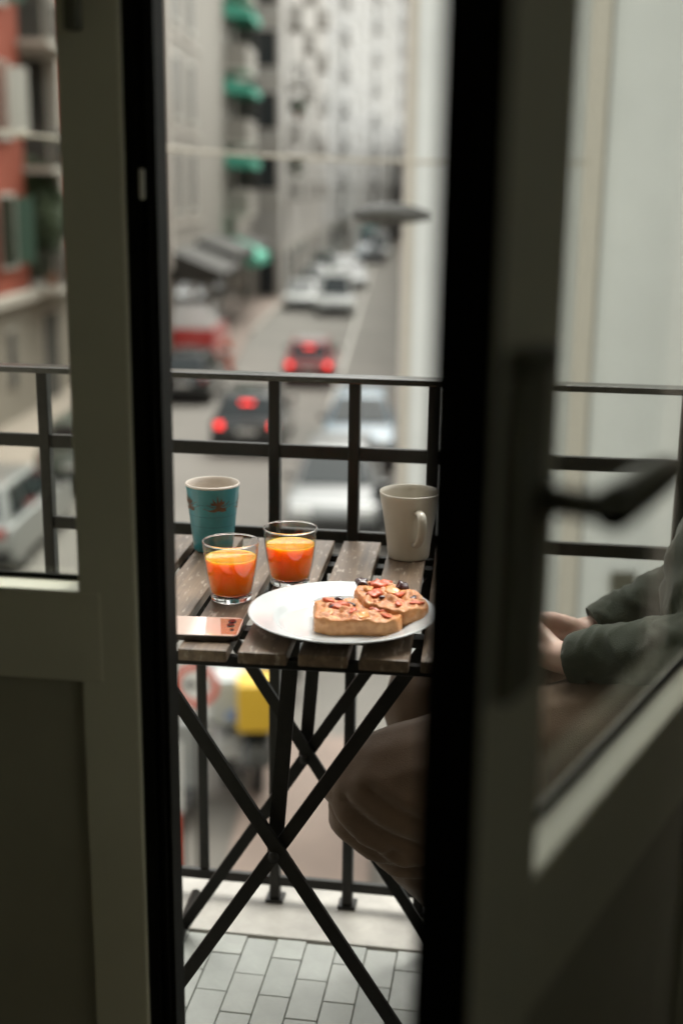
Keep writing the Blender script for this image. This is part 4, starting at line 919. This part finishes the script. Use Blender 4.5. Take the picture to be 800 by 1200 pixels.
rw = Bld('apartment_house', 'pale long apartment house lining the right side of the street', 3, 80)
rw.box('wall', M['cream_wall'], 2.2, 14, 20, 240, 0, 13)
for k in range(3):
    z = 3.75+3.3*k
    for yy in range(24, 70, 6):
        f = MB().box(2.13-3, 2.199-3, yy-.65-80, yy+.65-80, z+.5, z+2.3).build('window', M['wframe'], rw.o); MB().box(2.11-3, 2.129-3, yy-.5-80, yy+.5-80, z+.62, z+2.2).build('pane', M['pane'], f)

# --- white wing just beyond the balcony, on the right
ww = Bld('white_wing', 'plain white house wing close by on the right with a beige strip', 0.075, 9.0)
ww.box('wall', M['wing_wall'], 0.14, 9, 9.0, 12.4, 0, 13)
ww.box('corner_trim', M['wing_trim'], 0.075, 0.139, 9.02, 12.39, 0, 13)
ww.box('pilaster', M['wing_trim'], 1.285, 1.425, 8.955, 8.999, 0, 13)
ww.box('groove', M['dark_in'], 1.4255, 1.442, 8.985, 8.9995, 0, 13)
vf = ww.box('vent', M['dark_metal'], 1.68, 1.86, 8.972, 8.9992, 3.36, 3.55)
for k in range(5): ww.box('louvre', M['dark_metal'], 1.695, 1.845, 8.962, 8.9715, 3.375+k*.035, 3.39+k*.035, parent=vf)

# ================================================================== CARS
def wheel_meshes():
    t = MB().lathe([(.20, -.09), (.28, -.095), (.305, -.07), (.31, 0), (.305, .07), (.28, .095), (.20, .09)], seg=24)
    bmesh.ops.rotate(t.bm, verts=t.bm.verts, matrix=Matrix.Rotation(pi/2, 3, 'Y')); ty = t.mesh('tyre', M['rubber'], True)
    r = MB().lathe([(0, -.07), (.06, -.075), (.08, -.05), (.19, -.07), (.2, -.085), (.2, .085), (.19, .07), (.08, .05), (.06, .075), (0, .07)], seg=20)
    bmesh.ops.rotate(r.bm, verts=r.bm.verts, matrix=Matrix.Rotation(pi/2, 3, 'Y')); return ty, r.mesh('rim', M['rim'], True)
TYRE, RIM = wheel_meshes()
def wheel(root, x, y, s_=1.0):
    o = link('wheel', TYRE, root); o.location = (x, y, .31*s_); o.scale = (s_, s_, s_); link('rim', RIM, o)
def car(name, label, cat, lat, dist, material, L=3.9, W=1.68, H=1.48, style='hatch', head=0, lit=False, roof=None, rot=0.0, high=False, cabin=None, bz=1.02):
    """head = 0: drives away from the balcony; 1: faces it"""
    root = empty(name, label, cat, S(lat, dist), TH + (pi if head else 0) + rot, 'cars and vans in the street')
    pm_ = M[material]; hl = L/2; w2 = W/2
    if style == 'van':
        prof = [(-hl, .32), (-hl, bz-.07), (-hl+.04, bz-.02), (hl-.85, bz+.03), (hl-.12, .85), (hl, .62), (hl, .30), (hl-.1, .22), (-hl+.1, .22)]
        base = (-hl+.03, hl-.78); roofy = (-hl+.12, hl-1.42); zb = bz
    else:
        prof = [(-hl, .36), (-hl-.0, .70), (-hl+.06, .90), (hl-1.15, .93), (hl-.25, .80), (hl-.04, .62), (hl, .32), (hl-.1, .22), (-hl+.1, .22)]
        if style == 'sedan': prof[1:3] = [(-hl, .74), (-hl+.08, .92), (-hl+.55, .95)]
        base = (-hl+.08 if style == 'hatch' else -hl+.50, hl-1.10); roofy = (-hl+.48 if style == 'hatch' else -hl+1.05, hl-1.85); zb = .91
    b_ = MB().prism(prof, -w2, w2, 'x'); b_.bevel(.07, 3, 25); body = b_.build('body', pm_, root, smooth=True)
    wb_, wr = w2-.07, w2-.26
    def fr(y, z, side): t = (z-zb)/(H-zb); return wb_+(wr-wb_)*t
    g_ = MB(); y0, y1 = base; r0, r1 = roofy
    g_.hexa([(-wb_, y0, zb-.03), (wb_, y0, zb-.03), (wb_, y1, zb-.03), (-wb_, y1, zb-.03), (-wr, r0, H), (wr, r0, H), (wr, r1, H), (-wr, r1, H)]); g_.bevel(.06, 3, 20)
    g_.build('cabin', M[cabin] if cabin else pm_, root, smooth=True)
    if roof: q = MB().box(-wr+.08, wr-.08, r0+.1, r1-.1, H+.002, H+.02); q.bevel(.008, 1); q.build('roof', M[roof], root)
    def pan(name, pts, out):     # window quad a little proud of the cabin
        q = MB(); o_ = Vector(out); a = [Vector(p)+o_*.006 for p in pts]; c = [p-o_*.02 for p in a]; q.hexa(c+a); return q.build(name, M['car_glass'], root)
    def L3(a, b2, t): return Vector(a).lerp(Vector(b2), t)
    def quad(b0, b1, t1_, t0_, u0, u1, v0, v1): # bilinear sub-quad
        P = lambda u, v: L3(L3(b0, b1, u), L3(t0_, t1_, u), v)
        return [P(u0, v0), P(u1, v0), P(u1, v1), P(u0, v1)]
    bl, br_, fl, fr_ = (-wb_, y0, zb), (wb_, y0, zb), (-wb_, y1, zb), (wb_, y1, zb); tbl, tbr, tfl, tfr = (-wr, r0, H), (wr, r0, H), (-wr, r1, H), (wr, r1, H)
    nb = Vector((0, -(H-zb), (r0-y0))).normalized()
    nb = Vector((0, -(H-zb), -(-(r0-y0)))).normalized()
    if not cabin: pan('rear_window', quad(bl, br_, tbr, tbl, .1, .9, .15, .86), nb)
    pan('windscreen', quad(fl, fr_, tfr, tfl, .06, .94, .06, .92), Vector((0, (H-zb), (y1-r1))).normalized())
    for sg in (-1, 1):
        so = Vector((sg*(H-zb), 0, (wb_-wr))).normalized()
        A, B, C, D = (sg*wb_, y0, zb), (sg*wb_, y1, zb), (sg*wr, r1, H), (sg*wr, r0, H)
        if style == 'van' and high: cuts = ((.62, .96),)
        else: cuts = ((.08, .34), (.37, .64), (.67, .95))
        for u0, u1 in cuts: pan('side_window', quad(A, B, C, D, u0, u1, .1, .86), so)
        wheel(root, sg*(w2-.10), hl-.75); wheel(root, sg*(w2-.10), -hl+.68)
        t_ = MB().box(sg*(w2-.22)-.085, sg*(w2-.22)+.085, -hl-.03, -hl+.08, .70, .84); t_.bevel(.02, 2); t_.build('tail_light', M['tail_lit' if lit else 'tail'], root)
        t_ = MB().box(sg*(w2-.28)-.19, sg*(w2-.28)+.19, hl-.16, hl+.012, .58, .74); t_.bevel(.03, 2); t_.build('headlight', M['head'], root)
        t_ = MB().ball((sg*(w2+.06), y1-.25, zb+.12), .09, 2, (1, .6, .75)); t_.build('mirror', M['car_black'], root, smooth=True)
    if lit:
        t_ = MB().box(-.16, .16, y0-.02+.18, y0+.03+.18, H-.20, H-.14) if style == 'hatch' else MB().box(-.15, .15, y0+.1, y0+.16, zb+.12, zb+.17)
        t_.build('brake_light', M['tail_lit'], root)
    t_ = MB().box(-w2+.05, w2-.05, -hl-.05, -hl+.04, .30, .48); t_.bevel(.02, 2); t_.build('bumper', M['car_black'], root)
    t_ = MB().box(-w2+.05, w2-.05, hl-.06, hl+.04, .28, .46); t_.bevel(.02, 2); t_.build('bumper', M['car_black'], root)
    t_ = MB().box(-.25, .25, -hl-.035, -hl-.005, .56, .67); t_.build('number_plate', M['plate_no'], root)
    t_ = MB().box(-.35, .35, hl-.02, hl+.02, .50, .57); t_.build('grille', M['car_black'], root)
    return root

car('parked_car', 'silver car parked on the left by the kerb, seen through the left door pane', 'car', -6.95, 21.4, 'p_silver', 4.1, 1.72, 1.47)
car('parked_car', 'grey green car parked just ahead of the silver car on the left', 'car', -6.55, 27.2, 'p_green', 4.0, 1.70, 1.5)
car('parked_car', 'dark car parked on the left below the red and white van', 'car', -6.2, 38.6, 'p_black', 4.0, 1.7, 1.48)
car('parked_van', 'red van with a rounded white roof parked at the left pavement', 'van', -7.35, 47.5, 'p_red', 4.2, 1.75, 2.2, 'van', 0, False, None, 0, True, 'van_top', 1.32)
car('moving_car', 'black car braking in the middle of the road with three red lights lit', 'car', -3.45, 31.4, 'p_black', 4.0, 1.74, 1.46, 'hatch', 0, True)
car('moving_car', 'red hatchback farther up the road with its tail lights lit', 'car', -2.68, 42.2, 'p_wine', 3.8, 1.68, 1.5, 'hatch', 0, True, 'p_silver')
car('parked_car', 'white car facing the balcony on the far left of the road', 'car', -4.9, 68.5, 'p_white', 4.0, 1.75, 1.5, 'hatch', 1)
car('moving_van', 'silver white van with a teal tinted windscreen facing the balcony', 'van', -2.95, 66.0, 'p_white', 4.6, 1.85, 2.1, 'van', 1)
car('parked_car', 'pale silver car on the right side of the road, nearest the balcony there', 'car', -1.0, 23.6, 'p_mid', 4.0, 1.7, 1.5, 'hatch', 1)
car('parked_car', 'pale blue car behind the pale silver one on the right side of the road', 'car', -0.72, 30.0, 'p_blue', 4.0, 1.7, 1.5, 'hatch', 1)
car('moving_car', 'dark grey car far up the road below the street lamp', 'car', -1.7, 112, 'p_dark', 4.0, 1.75, 1.5)
car('parked_car', 'pale car far up the road left of the dark one', 'car', -3.6, 96, 'p_silver', 4.1, 1.75, 1.5, 'hatch', 1)
car('moving_van', 'teal van at the far end of the road behind the street lamp', 'van', -2.6, 128, 'p_teal', 5.0, 2.0, 2.6, 'van', 1)
car('parked_van', 'white van far up the road under the lamp', 'van', -1.4, 124, 'p_white', 4.8, 1.9, 2.3, 'van', 1)
car('parked_car', 'far dark car in front of the teal van', 'car', -2.7, 118, 'p_blue', 4.0, 1.7, 1.5, 'hatch', 1)
car('parked_car', 'grey car on the far left behind the white one', 'car', -5.0, 75, 'p_dark', 4.0, 1.7, 1.5, 'hatch', 1)

car('parked_car', 'pale car on the left kerb just beyond the white one facing us', 'car', -5.1, 83.5, 'p_silver', 4.1, 1.75, 1.5, 'hatch', 1)
car('parked_van', 'grey green van on the left kerb far up the road', 'van', -5.0, 91, 'p_green', 4.6, 1.85, 2.0, 'van', 1)
car('moving_car', 'small pale car coming down the middle of the far road', 'car', -2.6, 84, 'p_mid', 4.0, 1.7, 1.5, 'hatch', 1)

# ================================================================== STREET FURNITURE
# round sign on a post
sg_ = empty('round_sign', 'round white traffic sign with red ring and black arrow on a post', 'sign', S(-1.62, 10.0), TH)
MB().tube([(0, .03, 0), (0, .03, 2.33)], .025, 12).build('post', M['lamp_grey'], sg_, smooth=True)
def disc(name, r0, r1, y0, y1, material, parent, z):
    b_ = MB().lathe([(r0, 0), (r1, 0), (r1, y1-y0), (r0, y1-y0), (r0, 0)] if r0 else [(0, 0), (r1, 0), (r1, y1-y0), (0, y1-y0)], seg=40)
    bmesh.ops.rotate(b_.bm, verts=b_.bm.verts, matrix=Matrix.Rotation(pi/2, 3, 'X')); bmesh.ops.translate(b_.bm, verts=b_.bm.verts, vec=(0, y1, z)); return b_.build(name, material, parent)
dz = 2.13
di = disc('disc', 0, .195, -.006, .004, M['sign_white'], sg_, dz); disc('ring', .145, .2, -.012, -.0065, M['sign_red'], di, dz)
ar = MB(); ar.box(-.055, .105, -.0115, -.0066, dz-.016, dz+.016); ar.prism([(-.12, dz), (-.05, dz+.055), (-.05, dz-.055)], -.0115, -.0066, 'y'); ar.build('arrow', M['sign_black'], di)

def scooter(label, lat, dist, rot, material, boxmat, logo=None):
    root = empty('parked_scooter', label, 'scooter', S(lat, dist, 0.12 if lat > -1.44 else 0), TH+rot, 'scooters at the corner')
    pmx = M[material]
    for y in (-.6, .62):
        o = link('wheel', TYRE, root); o.location = (0, y, .25); o.scale = (.65, .8, .8); link('rim', RIM, o)
    b_ = MB(); b_.prism([(-.95, .42), (-.85, .62), (-.45, .72), (-.05, .66), (-.02, .38), (-.55, .30)], -.15, .15, 'x'); b_.bevel(.05, 3); b_.build('tail', pmx, root, smooth=True)
    b_ = MB(); b_.prism([(-.02, .22), (.40, .22), (.40, .30), (-.02, .30)], -.17, .17, 'x'); b_.bevel(.02, 2); b_.build('footboard', M['car_black'], root)
    b_ = MB(); b_.prism([(.36, .24), (.46, .26), (.62, .62), (.52, .98), (.44, .98), (.46, .60)], -.2, .2, 'x'); b_.bevel(.05, 3); b_.build('leg_shield', pmx, root, smooth=True)
    b_ = MB(); b_.prism([(-.78, .725), (-.05, .685), (-.06, .76), (-.5, .82), (-.78, .80)], -.14, .14, 'x'); b_.bevel(.03, 2); b_.build('seat', M['car_black'], root, smooth=True)
    b_ = MB(); b_.prism([(.30, .22), (.62, .30), (.95, .34), (.82, .52), (.60, .56)], -.07, .07, 'x'); b_.bevel(.03, 2); b_.build('mudguard', pmx, root, smooth=True)
    b_ = MB(); b_.tube([(-.33, .42, 1.02), (-.12, .47, 1.04), (.12, .47, 1.04), (.33, .42, 1.02)], .018, 8); b_.build('handlebar', M['car_black'], root, smooth=True)
    b_ = MB(); b_.ball((0, .55, .93), .1, 2, (1, .5, .8)); b_.build('headlight', M['head'], root, smooth=True)
    if boxmat:
        b_ = MB().box(-.21, .21, -.98, -.55, .825, 1.30); b_.bevel(.03, 2); bo_ = b_.build('delivery_box', M[boxmat], root)
        MB().box(-.2, .2, -.97, -.56, 1.301, 1.33).build('lid', M[boxmat], bo_)
        if logo: b_ = MB().ball((.05, -.985, .95), .10, 2, (1, .04, .6)); b_.build('logo', M[logo], bo_, smooth=True)
    return root
scooter('white delivery scooter with a white top box near the round sign', -1.78, 13.0, .18, 'p_white', 'box_white', 'blue')
scooter('dark delivery scooter with a yellow top box beside the white one', -1.38, 12.6, .12, 'p_dark', 'box_yellow')
scooter('dark scooter without a box parked behind the yellow one', -1.36, 15.6, .3, 'p_black', None)
scooter('black scooter parked at the kerb beside the pale silver car', -0.02, 21.8, .15, 'p_black', None)
scooter('silver scooter parked close to the white sign board', -2.1, 11.3, -.2, 'p_silver', None)
sb = empty('sign_board', 'upright white sign board with a red edge strip on two posts', 'sign', S(-1.95, 10.35), TH)
for sx in (-.12, .12): MB().tube([(sx, .02, 0), (sx, .02, 1.0)], .016, 8).build('post', M['lamp_grey'], sb, smooth=True)
b_ = MB().box(-.17, .13, -.012, .003, .72, 1.42); b_.bevel(.004, 1); bo_ = b_.build('panel', M['sign_white'], sb)
b_ = MB().box(.02, .10, -.010, .003, .10, .715); b_.build('red_strip', M['sign_red'], sb)
# orange barrier at the side-street corner
ob = empty('street_barrier', 'orange red plastic barrier at the pavement corner beyond the red van', 'barrier', S(-5.75, 43.2), TH)
b_ = MB().prism([(-.28, .05), (.28, .05), (.2, .3), (.17, 1.15), (-.17, 1.15), (-.2, .3)], -.12, .12, 'y'); b_.bevel(.03, 2); b_.build('body', M['orange'], ob)
b_ = MB().box(-.4, .4, -.2, .2, .0, .05); b_.build('foot', M['car_black'], ob)
b_ = MB().box(-.19, .19, -.128, -.121, .7, .9); b_.build('stripe', M['sign_white'], ob)

# cable and street lamp
def onY(px, py, Y):
    d = Fv + Rv*((px-400)/1460) + Uv*((600-py)/1460); return Vector((0, 0, CAM_H)) + d*(Y/d.y)
cA, cB = onY(-160, 142, 8.0), onY(690, 202, 8.0)
pts = []
for k in range(25):
    t = k/24; p = cA.lerp(cB, t); p.z -= 0.10*4*t*(1-t)-0.06; pts.append(p)
cbm = MB().tube(pts, .0105, 8); cbm.ball(onY(26, 157, 8.0), .03, 2, (1.6, .7, .9)); tag(cbm.build('overhead_cable', M['cable'], smooth=True), 'pale overhead cable crossing the street', 'cable')
lc_ = (onY(412, 257, 8.0)+onY(508, 251, 8.0))/2
sl_ = empty('street_lamp', 'grey street lamp head hanging from the overhead cable', 'lamp', lc_, R(4))
hw = .262
b_ = MB()
pr = [(-hw, 0.018), (-hw+.03, .032), (-.05, .045), (hw-.06, .035), (hw, .018)]
top = [[b_.bm.verts.new((x, y*wd, z)) for y in (-1, -.6, .6, 1)] for (x, z), wd in zip(pr, (.05, .09, .10, .075, .03)) for y in (0,)] if False else None
b_.bm.free(); b_ = MB()
for k in range(1): pass
b_.ball((0, 0, 0), 1, 3, (hw, .11, .085))
for v in b_.bm.verts:
    v.co.y *= 1.0 - 0.35*max(0, v.co.x/hw); v.co.z = v.co.z if v.co.z > 0 else v.co.z*0.55
    v.co.z *= 1.0 - 0.25*max(0, v.co.x/hw)
b_.build('housing', M['lamp_grey'], sl_, smooth=True)
b_ = MB().ball((-.06, 0, -.017), 1, 3, (.15, .06, .018)); b_.build('lens', M['lamp_lens'], sl_, smooth=True)
dzc = 0.40
b_ = MB().tube([(-.02, 0, .03), (-.02, 0, dzc)], .006, 8); b_.build('hanger', M['lamp_grey'], sl_, smooth=True)
